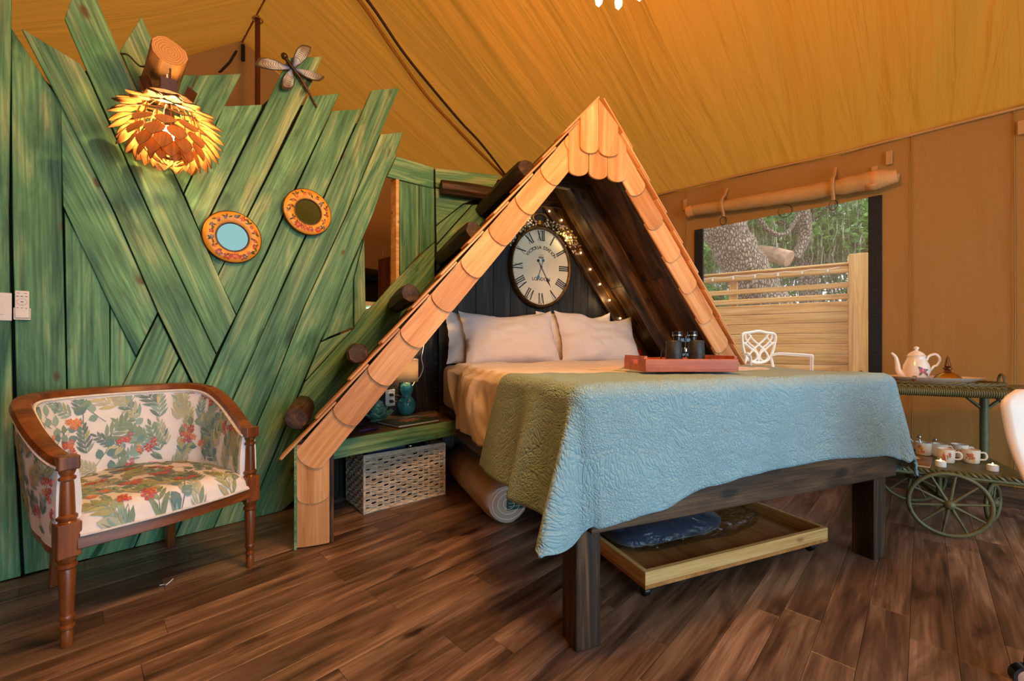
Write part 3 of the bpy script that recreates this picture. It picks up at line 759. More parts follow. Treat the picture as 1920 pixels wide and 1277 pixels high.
m, nt, b = newmat('quilted_cotton'); L = nt.links.new; nd = nt.nodes.new
uv = nd('ShaderNodeTexCoord')
wn = nd('ShaderNodeTexNoise'); wn.inputs['Scale'].default_value = 3.2; wn.inputs['Detail'].default_value = 2; L(uv.outputs['Object'], wn.inputs['Vector'])
ws = nd('ShaderNodeVectorMath'); ws.operation = 'MULTIPLY_ADD'; L(wn.outputs['Color'], ws.inputs[0]); ws.inputs[1].default_value = (.35, .35, .35); L(uv.outputs['Object'], ws.inputs[2])
wv = nd('ShaderNodeTexWave'); wv.wave_type = 'RINGS'; wv.inputs['Scale'].default_value = 4.2; wv.inputs['Distortion'].default_value = 9; wv.inputs['Detail'].default_value = 2.5; wv.inputs['Detail Scale'].default_value = 1.6
L(ws.outputs[0], wv.inputs['Vector'])
vo = nd('ShaderNodeTexVoronoi'); vo.feature = 'DISTANCE_TO_EDGE'; vo.inputs['Scale'].default_value = 70; L(ws.outputs[0], vo.inputs['Vector'])
vr = nd('ShaderNodeMapRange'); vr.inputs['From Max'].default_value = .22; L(vo.outputs['Distance'], vr.inputs['Value'])
wr_ = nd('ShaderNodeMapRange'); wr_.inputs['From Max'].default_value = .30; L(wv.outputs['Fac'], wr_.inputs['Value'])
n9 = nd('ShaderNodeTexNoise'); n9.inputs['Scale'].default_value = 110; n9.inputs['Detail'].default_value = 4; n9.inputs['Distortion'].default_value = 1.5; L(uv.outputs['Object'], n9.inputs['Vector'])
s1 = nd('ShaderNodeMath'); s1.operation = 'MULTIPLY_ADD'; L(wr_.outputs[0], s1.inputs[0]); s1.inputs[1].default_value = .8; L(vr.outputs[0], s1.inputs[2])
s2 = nd('ShaderNodeMath'); s2.operation = 'MULTIPLY_ADD'; L(n9.outputs['Fac'], s2.inputs[0]); s2.inputs[1].default_value = 1.0; L(s1.outputs[0], s2.inputs[2])
bp = nd('ShaderNodeBump'); bp.inputs['Strength'].default_value = .55; bp.inputs['Distance'].default_value = .010; L(s2.outputs[0], bp.inputs['Height']); L(bp.outputs['Normal'], b.inputs['Normal'])
b.inputs['Base Color'].default_value = (.28, .47, .55, 1); b.inputs['Roughness'].default_value = .8; b.inputs['Sheen Weight'].default_value = .25; b.inputs['Specular IOR Level'].default_value = .25
QUILT = m
qo = build(cloth(210, 120, q_cu, q_cv, -.034, QW, -.052, .846, .055, q_fl, q_top, True), 'quilt', QUILT, None, BED, smooth=80, solid=.011)
tag(qo, 'light blue stitched quilt draped over the foot half of the bed', 'quilt')
# ---- pillows
def pillow(name, label, u_, v_, z_, a, b_, t, lean, roll, seed):
    n = 26; q = MB(); idx = {}
    def add(i, j, s):
        edge = i in (0, n) or j in (0, n); key = (i, j, 0 if edge else s)
        if key in idx: return idx[key]
        x, y = 2 * i / n - 1, 2 * j / n - 1
        X = a * x * (1 - .07 * (1 - y * y)); Y = b_ * y * (1 - .10 * (1 - x * x))
        th = t * ((1 - abs(x) ** 3) * (1 - abs(y) ** 3)) ** .62 if not edge else 0
        th *= 1 + .22 * fbm(x * 1.6, y * 1.6, seed) ; th += .010 * fbm(x * 5, y * 4, seed + 3) * (0 if edge else 1)
        th *= 1 - .16 * y
        Y += -.03 * (1 - x * x) * max(y, 0) if seed % 2 else -.045 * max(0, 1 - (x - .3) ** 2 * 2) * max(y, 0)
        q.v.append(Vector((X + .008 * fbm(y * 3, seed, x), Y + .010 * fbm(x * 2.5, seed, 1), s * th + .012 * fbm(x * 2, y * 2, seed + 9)))); q.c.append((1, 1, 1, 1))
        idx[key] = len(q.v) - 1; return idx[key]
    for s in (1, -1):
        for i in range(n):
            for j in range(n):
                f = (add(i, j, s), add(i + 1, j, s), add(i + 1, j + 1, s), add(i, j + 1, s))
                q.f.append(f if s > 0 else f[::-1])
    m = BED @ T(u_, v_, z_) @ RX(90 - lean) @ RZ(roll) @ T(0, b_, 0)
    o = build(q, name, SHEET, None, m, smooth=80)
    return tag(o, label, 'pillow', 'pillows at the head of the bed')
pillow('pillow', 'front left pale pillow leaning upright below the oval clock', .50, 1.70, .828, .385, .225, .085, 22, 1.5, 3)
pillow('pillow', 'front right pale pillow leaning upright towards the sloping dark roof', 1.255, 1.69, .828, .375, .228, .085, 23, -2.5, 8)
pillow('pillow', 'back left pillow whose warm lit edge shows left of the front pillows', .40, 1.86, .842, .385, .205, .065, 12, 0, 5)
pillow('pillow', 'back right pillow whose top just shows behind the right front pillow', 1.14, 1.86, .842, .36, .215, .065, 12, 1, 12)

# ---- serving tray with binoculars on the quilt
tw = Vector((.745, 1.90, .8495)); TR = frame(tw, (1, .035, 0), (-.035, 1, 0))
ZT = .8645
tw.z = ZT; TR = frame(tw, (1, .035, 0), (-.035, 1, 0))
tr = thing('serving_tray', 'reddish brown wooden serving tray resting on the quilt holding the binoculars', 'tray', TR)
hw, hd = .185, .135
q = MB(); q.box(-hw, hw, -hd, hd, 0, .008); build(q, 'base', TRAYW, tr)
for y0 in (-hd - .012, hd): q = MB(); q.box(-hw - .012, hw + .012, y0, y0 + .012, 0, .054); build(q, 'long_side', TRAYW, tr, bevel=.002)
for sx in (-1, 1):
    q = MB(); x0 = sx * (hw + .006)
    q.box(x0 - .006, x0 + .006, -hd, -.05, 0, .066); q.box(x0 - .006, x0 + .006, .05, hd, 0, .066); q.box(x0 - .006, x0 + .006, -.05, .05, 0, .026); q.box(x0 - .006, x0 + .006, -.05, .05, .050, .066)
    build(q, 'handle_side', TRAYW, tr)
bn = thing('binoculars', 'pair of black binoculars standing upright in the wooden tray', 'binoculars', TR @ T(.045, .02, .0085) @ RZ(-4) @ Matrix.Diagonal((1, 1, 1.2, 1)))
BLK = plain('black_leatherette', C(38, 40, 44), .45, var=.25, scale=90, bump=.3)
BLG = plain('black_gloss', C(16, 18, 22), .2, var=.1)
for sx in (-1, 1):
    mm = T(sx * .050, 0, 0)
    q = MB(); q.lathe([(.031, 0), (.033, .004), (.032, .026), (.034, .030)], 24); build(q, 'objective_cup', BLG, bn, mm, smooth=40)
    q = MB(); q.lathe([(.037, .0305), (.0375, .036), (.0335, .100), (.031, .104), (.02, .1055)], 24); build(q, 'barrel', BLK, bn, mm, smooth=40)
    q = MB(); q.lathe([(.017, .1055), (.017, .118), (.021, .121), (.021, .138), (.018, .140), (.0, .140)], 20); build(q, 'eyepiece', BLG, bn, T(sx * .034, .004, 0), smooth=40)
    q = MB(); q.lathe([(.0214, .122), (.0214, .126)], 20); build(q, 'metal_ring', CHROME, bn, T(sx * .034, .004, 0), smooth=40)
q = MB(); q.lathe([(.008, .040), (.008, .05), (.005, .055), (.005, .1), (.009, .104), (.009, .122)], 14)
q.box(-.03, .03, -.006, .006, .100, .112); q.box(-.03, .03, -.006, .006, .045, .055); build(q, 'hinge_bridge', BLG, bn, smooth=30)
q = MB(); q.lathe([(.012, .062), (.0125, .074), (.011, .076)], 16); build(q, 'focus_wheel', CHROME, bn, smooth=40)
q = MB(); q.tube(catmull([(-.088, .02, .075), (-.11, -.01, .06), (-.115, -.03, .03), (-.10, -.05, .006), (-.06, -.06, .003), (0, -.05, .003)], 6), .003, 6); build(q, 'neck_strap', BLACKF, bn, smooth=60)
for k, (x, y, lab) in enumerate(((.02, -.09, 'small pink crystal lying in the tray before the hinge of the binoculars'), (.085, -.09, 'small pink crystal lying in the tray at the right barrel'))):
    q = MB(); R2 = random.Random(k); q.ball((0, 0, .009), .012, 7, 5, sc=(1.4, 1, .9))
    q.v = [v * R2.uniform(.8, 1.15) for v in q.v]; zmin = min(v.z for v in q.v); q.v = [v - Vector((0, 0, zmin)) for v in q.v]
    tag(build(q, 'crystal', plain('rose_quartz', C(226, 178, 170), .3, var=.1, scale=60), None, TR @ T(x, y, .0085)), lab, 'crystal', 'crystals in the tray')
q = MB(); q.tube([(-.12, -.06, .004), (-.08, -.045, .006)], .004, 6); q.tube([(-.125, -.045, .004), (-.09, -.06, .005)], .003, 6)
tag(build(q, 'brass_pins', BRASS, None, TR @ T(0, 0, .0085)), 'two short brass sticks lying crossed in the left of the tray', 'stick')

# ---- rolling tray under the bed
RT = BED @ T(.383, .137, 0)
rt = thing('rolling_tray', 'shallow pine tray on casters pushed halfway under the bed foot', 'underbed drawer', RT)
wt, dt = 1.07, .78
q = MB(); q.box(0, dt, 0, wt, .046, .060); build(q, 'base_panel', PLY, rt, Matrix(((0, 1, 0, 0), (1, 0, 0, 0), (0, 0, 1, 0), (0, 0, 0, 1))))
q = MB(); q.box(0.0, wt, -.0, .02, .060, .112); build(q, 'front_side', PINE, rt, bevel=.002)
q = MB(); q.box(0.0, wt, dt - .02, dt, .060, .112); build(q, 'back_side', PINE, rt, bevel=.002)
for x0 in (0, wt - .02):
    q = MB(); q.box(0, dt - .04, 0, .02, 0, .052); build(q, 'end_side', PINE, rt, Matrix(((0, -1, 0, x0 + .02), (1, 0, 0, .02), (0, 0, 1, .060), (0, 0, 0, 1))), bevel=.002)
for x0, y0 in ((.028, .030), (wt - .075, .030), (.05, dt - .06), (wt - .06, dt - .06)):
    q = MB(); q.box(-.015, .015, -.022, .022, .036, .045); q.box(-.015, -.012, -.012, .015, .018, .038); q.box(.012, .015, -.012, .015, .018, .038)
    c = build(q, 'caster', BLACKM, rt, T(x0, y0, 0)); q = MB(); q.lathe([(.008, -.011), (.019, -.010), (.019, .010), (.008, .011)], 18)
    build(q, 'wheel', BLG, c, T(0, .006, .0192) @ RY(90), smooth=40)
# folded navy bedding in a clear bag
def puff(x0, x1, y0, y1, z0, z1, p=4, n=26, nz=.012, seed=1, sx=2.5):
    q = MB()
    def fn(i, j):
        a = 2 * PI * i; e = PI * (j - .5)
        c = lambda w, k: math.copysign(abs(w) ** (2 / k), w)
        x = c(math.cos(e), 2.6) * c(math.cos(a), p); y = c(math.cos(e), 2.6) * c(math.sin(a), p); z = c(math.sin(e), 2.6)
        P = Vector((lerp(x0, x1, x * .5 + .5), lerp(y0, y1, y * .5 + .5), lerp(z0, z1, z * .5 + .5)))
        return P + Vector((0, 0, nz * fbm(P.x * 7, P.y * 7, seed) * (z > -.5))) + Vector((1, 1, 0)) * nz * .5 * fbm(P.x * 9, P.z * 9, seed + 4)
    q.grid(fn, n * 2, n, wrap=True); return q
bag = thing('bedding_bag', 'folded navy blue bedding in a clear plastic bag on the rolling tray', 'bedding', RT @ T(0, 0, .0605))
build(puff(.03, .66, .18, .62, .006, .135, 5, seed=3), 'folded_blanket', plain('navy_cloth', C(14, 26, 56), .85, var=.2, scale=30, bump=.3, sheen=.3), bag, smooth=70)
m_, nt_, b0 = newmat('clear_plastic'); b0.inputs['Base Color'].default_value = (.9, .93, .95, 1); b0.inputs['Roughness'].default_value = .12; b0.inputs['Specular IOR Level'].default_value = .8
tr_ = nt_.nodes.new('ShaderNodeBsdfTransparent'); mx_ = nt_.nodes.new('ShaderNodeMixShader'); lw = nt_.nodes.new('ShaderNodeLayerWeight'); lw.inputs['Blend'].default_value = .22
gl = nt_.nodes.new('ShaderNodeBsdfGlossy'); gl.inputs['Roughness'].default_value = .12
ns = nt_.nodes.new('ShaderNodeTexNoise'); ns.inputs['Scale'].default_value = 14; ns.inputs['Detail'].default_value = 3; ns.inputs['Distortion'].default_value = 1.2
tc_ = nt_.nodes.new('ShaderNodeTexCoord'); nt_.links.new(tc_.outputs['Object'], ns.inputs['Vector'])
bp_2 = nt_.nodes.new('ShaderNodeBump'); bp_2.inputs['Strength'].default_value = .9; bp_2.inputs['Distance'].default_value = .03
nt_.links.new(ns.outputs['Fac'], bp_2.inputs['Height']); nt_.links.new(bp_2.outputs['Normal'], gl.inputs['Normal']); nt_.links.new(bp_2.outputs['Normal'], lw.inputs['Normal'])
ml = nt_.nodes.new('ShaderNodeMath'); ml.operation = 'MULTIPLY_ADD'; nt_.links.new(lw.outputs['Fresnel'], ml.inputs[0]); ml.inputs[1].default_value = .60; ml.inputs[2].default_value = .02
nt_.links.new(ml.outputs[0], mx_.inputs[0]); nt_.links.new(tr_.outputs[0], mx_.inputs[1]); nt_.links.new(gl.outputs[0], mx_.inputs[2]); nt_.links.new(mx_.outputs[0], nt_.nodes['Material Output'].inputs['Surface'])
CLEAR = m_
build(puff(.022, .86, .12, .68, .002, .150, 5, 34, .03, 8), 'plastic_bag', CLEAR, bag, smooth=70)
# rolled mattress topper in plastic
ro = thing('rolled_topper', 'rolled pale mattress topper in plastic wrap with a green end label under the bed', 'roll', BED @ T(.155, .98, 0))
ROLLC = plain('wrapped_foam', C(196, 176, 160), .4, var=.12, scale=7, bump=.3, spec=.6)
q = MB(); prof = []
def rollsec(i, j):
    a = 2 * PI * i; rr = .118 * (1 + .05 * math.sin(3 * a + j * 4)) + .004 * fbm(math.cos(a) * 3, j * 8, math.sin(a) * 3)
    s_ = 1 - .12 * (max(0, .06 - j) / .06) ** 2 - .1 * (max(0, j - .95) / .05) ** 2
    return (math.cos(a) * rr * s_ * 1.12, j * .98, max(.0015, .115 + math.sin(a) * rr * s_ * .97))
q.grid(rollsec, 32, 24, wrap=True); q.f.append(tuple(range(31, -1, -1))); q.f.append(tuple(range(24 * 32, 25 * 32)))
build(q, 'roll', ROLLC, ro, smooth=70)
LG = plain('green_label', C(22, 74, 56), .4, var=.1)
q = MB(); q.box(-.01, .098, -.006, -.002, .08, .185); lb = build(q, 'label', LG, ro); lb['label'] = 'green printed end label'
q = MB()
for k in range(5):
    x = .0
    while x < .085:
        w_ = R.uniform(.006, .02); q.box(x, min(x + w_, .09), -.0068, -.006, .168 - k * .018, .174 - k * .018 - .002); x += w_ + .004
stuff(build(q, 'print_lines', plain('label_print', C(150, 190, 170), .5), lb))
q = MB()
for k in range(3): q.tube([(math.cos(a) * (.03 + .028 * k) * 1.1, -.003, .115 + math.sin(a) * (.03 + .028 * k)) for a in [2 * PI * j / 24 for j in range(24)]], .004, 5, True)
stuff(build(q, 'roll_layers', WHITEP, ro, smooth=60))

# ================================================================== THINGS ON AND UNDER THE CORNER SHELF
ZS = .4865
def at_shelf(px, py, rz=0): p = onz(px, py, ZS); return T(p.x, p.y, ZS) @ RZ(rz)
lampm = at_shelf(762, 777)
tl = thing('table_lamp', 'small table lamp with teal ribbed gourd base and lit drum shade', 'lamp', lampm)
q = MB(); q.lathe([(.0, 0), (.036, 0), (.040, .004), (.058, .03), (.066, .065), (.058, .10), (.034, .128), (.030, .135), (.040, .155), (.047, .18), (.042, .205), (.026, .225), (.014, .232), (.0, .233)], 64, rib=lambda a, z: 1 + .05 * abs(math.sin(a * 7)) - .03, cap=False)
build(q, 'base', GLAZE, tl, smooth=60)
q = MB(); q.lathe([(.008, .232), (.008, .262)], 12); q.tube([(.0, 0, .26), (.03, 0, .28), (.035, 0, .36), (0, 0, .395), (-.035, 0, .36), (-.03, 0, .28), (0, 0, .26)], .002, 6); build(q, 'socket', BRASS, tl, smooth=40)
q = MB(); q.lathe([(.0, .395), (.007, .396), (.007, .404), (.0, .408)], 10); build(q, 'finial', BRASS, tl, smooth=40)
m_, nt_, b0 = newmat('lamp_shade_linen'); b0.inputs['Base Color'].default_value = (.85, .74, .6, 1); b0.inputs['Roughness'].default_value = .9
t2 = nt_.nodes.new('ShaderNodeBsdfTranslucent'); t2.inputs['Color'].default_value = (.9, .72, .48, 1); mx_ = nt_.nodes.new('ShaderNodeMixShader'); mx_.inputs[0].default_value = .55
nt_.links.new(b0.outputs[0], mx_.inputs[1]); nt_.links.new(t2.outputs[0], mx_.inputs[2]); nt_.links.new(mx_.outputs[0], nt_.nodes['Material Output'].inputs['Surface'])
q = MB(); q.lathe([(.083, .235), (.083, .395)], 40, cap=False); build(q, 'lamp_shade', m_, tl, smooth=60, solid=.0015)
q = MB(); q.ball((0, 0, .31), .022, 12, 8); build(q, 'bulb', plain('lit_bulb', (1, .8, .5, 1), .4, emit=(1, .68, .3, 1), es=14), tl, smooth=60)
lp = tl.matrix_world @ Vector((0, 0, .345)); light('table_lamp_light', 'POINT', lp, 8.0, (1, .62, .26), .02)
# plug, cable
q = MB(); pw_ = WL @ Vector((on_wl(731, 748).x, 0, .60))
po = thing('power_outlet', 'white double wall outlet with two black plugs beside the teal lamp', 'outlet', WL @ T(on_wl(731, 748, .022).x, -.0238, .612))
q = MB(); q.box(-.036, .036, -.006, 0, -.058, .058); build(q, 'cover_plate', WHITEP, po, bevel=.003)
for z_ in (.022, -.022):
    q = MB(); q.box(-.017, .017, -.009, -.006, z_ - .014, z_ + .014); build(q, 'socket', WHITEP, po, bevel=.002)
for z_, c in ((.022, BLACKM), (-.022, BLACKM)):
    q = MB(); q.box(-.011, .011, -.034, -.0095, z_ - .010, z_ + .010); pl_ = build(q, 'plug', c, po, bevel=.003)
    q = MB(); q.tube(catmull([(0, -.034, z_), (.03, -.05, z_ - .004), (.07, -.06, z_ - .02), (.12, -.05, -.115 if z_ < 0 else z_ - .05)], 6), .0028, 6); build(q, 'cord', BLACKM, pl_, smooth=60)
# white cable down the wall above the lamp
q = MB()
pts = [WL @ Vector((on_wl(px, py, .025).x, -.028, on_wl(px, py, .025).z)) for px, py in ((796, 636), (793, 655), (790, 672), (793, 690), (786, 708), (776, 718), (766, 738), (757, 758))]
q.tube(catmull(pts, 6), .0028, 6)
wc = tag(build(q, 'string_light_cable', WHITEP, None, smooth=60), 'thin white cable hanging down the dark boards behind the lamp shade', 'cable')
p = on_wl(796, 630, .025); q = MB(); q.box(p.x - .016, p.x + .016, -.06, -.0245, p.z - .02, p.z + .02)
tag(build(q, 'cable_plug', WHITEP, None, WL, bevel=.003), 'small white plug box on the dark wall where the white cable starts', 'plug')
# teal ceramic leaves
ft = thing('ceramic_succulent', 'teal glazed ceramic rosette of leaves on the shelf left of the lamp', 'ornament', at_shelf(708, 789))
GLZ2 = plain('celadon_glaze', C(108, 160, 140), .3, var=.3, scale=25, spec=.6)
def leafshape(L_, w, curl, cup=.25, nu=4, nv=6, tip=0.8):
    q = MB()
    def fn(i, j):
        t = j; x = (i * 2 - 1); ww = w * (math.sin(PI * min(t * .86 + .10, 1)) ** tip)
        return (x * ww, L_ * (t - .12 * curl * t * t), curl * L_ * (t ** 2) * .9 - .1 * L_ * math.sin(PI * t) + cup * ww * abs(x) ** 2)
    q.grid(fn, nu, nv); return q
for ring, (n_, L_, w_, tilt, z_) in enumerate(((8, .115, .046, 8, .012), (7, .095, .042, 26, .03), (6, .085, .038, 50, .05), (4, .075, .032, 70, .065))):
    for k in range(n_):
        o = build(leafshape(L_, w_, .35), 'leaf', GLZ2, ft, T(0, 0, z_) @ RZ(360 * k / n_ + ring * 24) @ RX(tilt), smooth=70, solid=.005)
q = MB(); q.lathe([(.0, 0), (.05, 0), (.045, .02), (.02, .06), (.0, .08)], 16); build(q, 'core', GLZ2, ft, smooth=50)
# green book with copper emblem
pc = [onz(px, py, ZS) for px, py in ((695, 798), (760, 811), (832, 788), (772, 776))]
c = sum(pc, Vector()) / 4; ex = (pc[1] - pc[0] + pc[2] - pc[3]).normalized()
bk_ = thing('green_book', 'dark green book with a copper emblem lying on the shelf front', 'book', frame((c.x, c.y, ZS + .0006), ex, (-ex.y, ex.x, 0)))
q = MB(); q.box(-.12, .12, -.155, .155, .0, .003); build(q, 'back_cover', plain('green_cover', C(36, 62, 36), .5, var=.35, scale=60, bump=.3), bk_, bevel=.001)
q = MB(); q.box(-.116, .114, -.15, .15, .003, .013); build(q, 'pages', PAPER, bk_)
q = MB(); q.box(-.12, .12, -.155, .155, .013, .016); q.box(-.123, -.12, -.155, .155, 0, .016); build(q, 'front_cover', bpy.data.materials['green_cover'], bk_, bevel=.001)
COPPER = plain('copper_print', C(186, 112, 66), .4, .5, var=.5, scale=50)
q = MB()
for k in range(9):
    a = 2 * PI * k / 9; q.prism([(math.cos(a + t) * r * .062, math.sin(a + t) * r * .075) for t, r in ((-.32, .4), (-.2, .95), (0, 1.05), (.25, .8), (.3, .4))], .016, .0166)
q.prism([(math.cos(2 * PI * k / 16) * .028, math.sin(2 * PI * k / 16) * .03) for k in range(16)], .016, .0168)
stuff(build(q, 'emblem', COPPER, bk_))['label'] = 'copper printed emblem'
# pens
for px, py, rz, col, lab in ((668, 803, 22, C(24, 22, 34), 'black marker pen lying on the shelf nearest the hut post'), (690, 808, 18, C(58, 44, 110), 'dark purple pen lying beside the black marker on the shelf')):
    t_ = thing('pen', lab, 'pen', at_shelf(px, py, rz + 35), 'pens on the shelf')
    q = MB(); q.lathe([(.0, -.06), (.005, -.058), (.0065, -.05), (.0065, .025)], 12); build(q, 'barrel', plain('pen_body', col, .3, var=.1), t_, T(0, 0, .0072) @ RY(90), smooth=40)
    q = MB(); q.lathe([(.0072, .0255), (.0072, .062), (.0, .064)], 12); build(q, 'cap', plain('pen_cap', tuple(c * .6 for c in col[:3]) + (1,), .3, var=.1), t_, T(0, 0, .0072) @ RY(90), smooth=40)
# wicker basket with books and a jar
b0_, b1_, b2_ = Vector((-.853, 2.433, 0)), Vector((-.445, 2.766, 0)), Vector((-1.063, 2.708, 0))
ex = (b1_ - b0_).normalized(); bl = (b1_ - b0_).length; bd = .30
WK = frame(b0_, ex, (-ex.y, ex.x, 0))
wk = thing('wicker_basket', 'rectangular whitewashed wicker basket on the floor under the corner shelf', 'basket', WK)
WICK = wood('willow', C(170, 148, 122), C(220, 204, 182), C(244, 234, 220), .7, (8, 30, 30), .3, .15, .2)
def per(t):                                          # point and outward normal along the basket's outline, t in metres
    segs = [((0, 0), (1, 0), bl, (0, -1)), ((bl, 0), (0, 1), bd, (1, 0)), ((bl, bd), (-1, 0), bl, (0, 1)), ((0, bd), (0, -1), bd, (-1, 0))]
    t = t % (2 * (bl + bd))
    for o, d, l, n in segs:
        if t <= l: return o[0] + d[0] * t, o[1] + d[1] * t, n
        t -= l
    return 0, 0, (0, -1)
PL_ = 2 * (bl + bd); nst = 44; rowh = .0225; nrow = 14
ins = MB(); ins.box(.012, bl - .012, .012, bd - .012, .012, .02); build(ins, 'bottom', WICK, wk)
for r_ in range(nrow):
    for half in (0, 1):
        pts = []; z_ = .016 + r_ * rowh + half * .0095
        for k in range(nst * 4):
            t = PL_ * k / (nst * 4); x, y_, n = per(t)
            w_ = math.sin(2 * PI * t / (PL_ / nst * 2) + (PI if r_ % 2 else 0)) * .0075
            pts.append((x + n[0] * w_, y_ + n[1] * w_, z_ + .0022 * math.sin(t * 55 + r_ * 2.1 + half)))
        q = MB(); q.tube(pts, .0052, 5, True, up=(0, 0, 1)); build(q, 'strand', WICK, wk, smooth=60)
sp_ = MB(); sp_.tube([(0, 0, .008), (.0003, 0, .33)], .0042, 6)
sme2 = sp_.mesh('stake'); sme2.materials.append(WICK)
for k in range(nst):
    x, y_, n = per(PL_ * (k + .25 * 0) / nst); link('stake', sme2, None, wk, T(x, y_, 0))
q = MB()
rim = [per(PL_ * k / 120)[:2] for k in range(120)]
q.tube([(x, y_, .335) for x, y_ in rim], .009, 6, True); q.tube([(x + .004 * math.sin(k * 1.6), y_ + .004 * math.cos(k * 1.6), .326) for k, (x, y_) in enumerate(rim)], .007, 6, True)
build(q, 'rim', WICK, wk, smooth=60)
q = MB(); q.tube([(x, y_, .008) for x, y_ in rim], .0085, 6, True); build(q, 'base_rim', WICK, wk, smooth=60)
for cx_, cy_ in ((0, 0), (bl, 0), (0, bd), (bl, bd)): q = MB(); q.tube([(cx_, cy_, .002), (cx_, cy_, .335)], .009, 8); build(q, 'corner_post', WICK, wk, smooth=60)
NAVYB = plain('blue_cover', C(34, 58, 108), .4, var=.15)
bb_ = thing('blue_book', 'blue game box with white printed pattern sticking up in the wicker basket', 'box', WK @ T(.03, .03, .021))
q = MB(); q.box(0, .24, 0, .06, 0, .368); build(q, 'box_body', NAVYB, bb_, bevel=.002)
q = MB(); R2 = random.Random(4)
for k in range(46):
    x, y_ = R2.uniform(.01, .22), R2.uniform(.005, .05); q.box(x, x + R2.uniform(.004, .014), y_, y_ + .003, .368, .3685)
for k in range(30): x, z_ = R2.uniform(.01, .22), R2.uniform(.335, .358); q.box(x, x + R2.uniform(.004, .012), -.0006, 0, z_, z_ + .006)
stuff(build(q, 'printed_pattern', plain('white_print', C(170, 190, 220), .5), bb_))
jr = thing('glass_jar', 'clear glass jar with round lid in the basket right of the blue box', 'jar', WK @ T(.34, .12, .021))
q = MB(); q.lathe([(.052, 0), (.055, .01), (.055, .27), (.047, .29), (.047, .30)], 24); build(q, 'glass_body', CLEAR, jr, smooth=40)
q = MB(); q.lathe([(.049, .301), (.050, .315), (.047, .320), (.0, .320)], 24); build(q, 'lid', CHROME, jr, smooth=40)
bb2 = thing('dark_book', 'dark book standing in the basket behind the jar', 'book', WK @ T(.29, .20, .021))
q = MB(); q.box(0, .20, 0, .045, 0, .325); build(q, 'cover', BLG, bb2, bevel=.002); q = MB(); q.box(.004, .196, .004, .041, .3251, .3262); build(q, 'pages', PAPER, bb2)

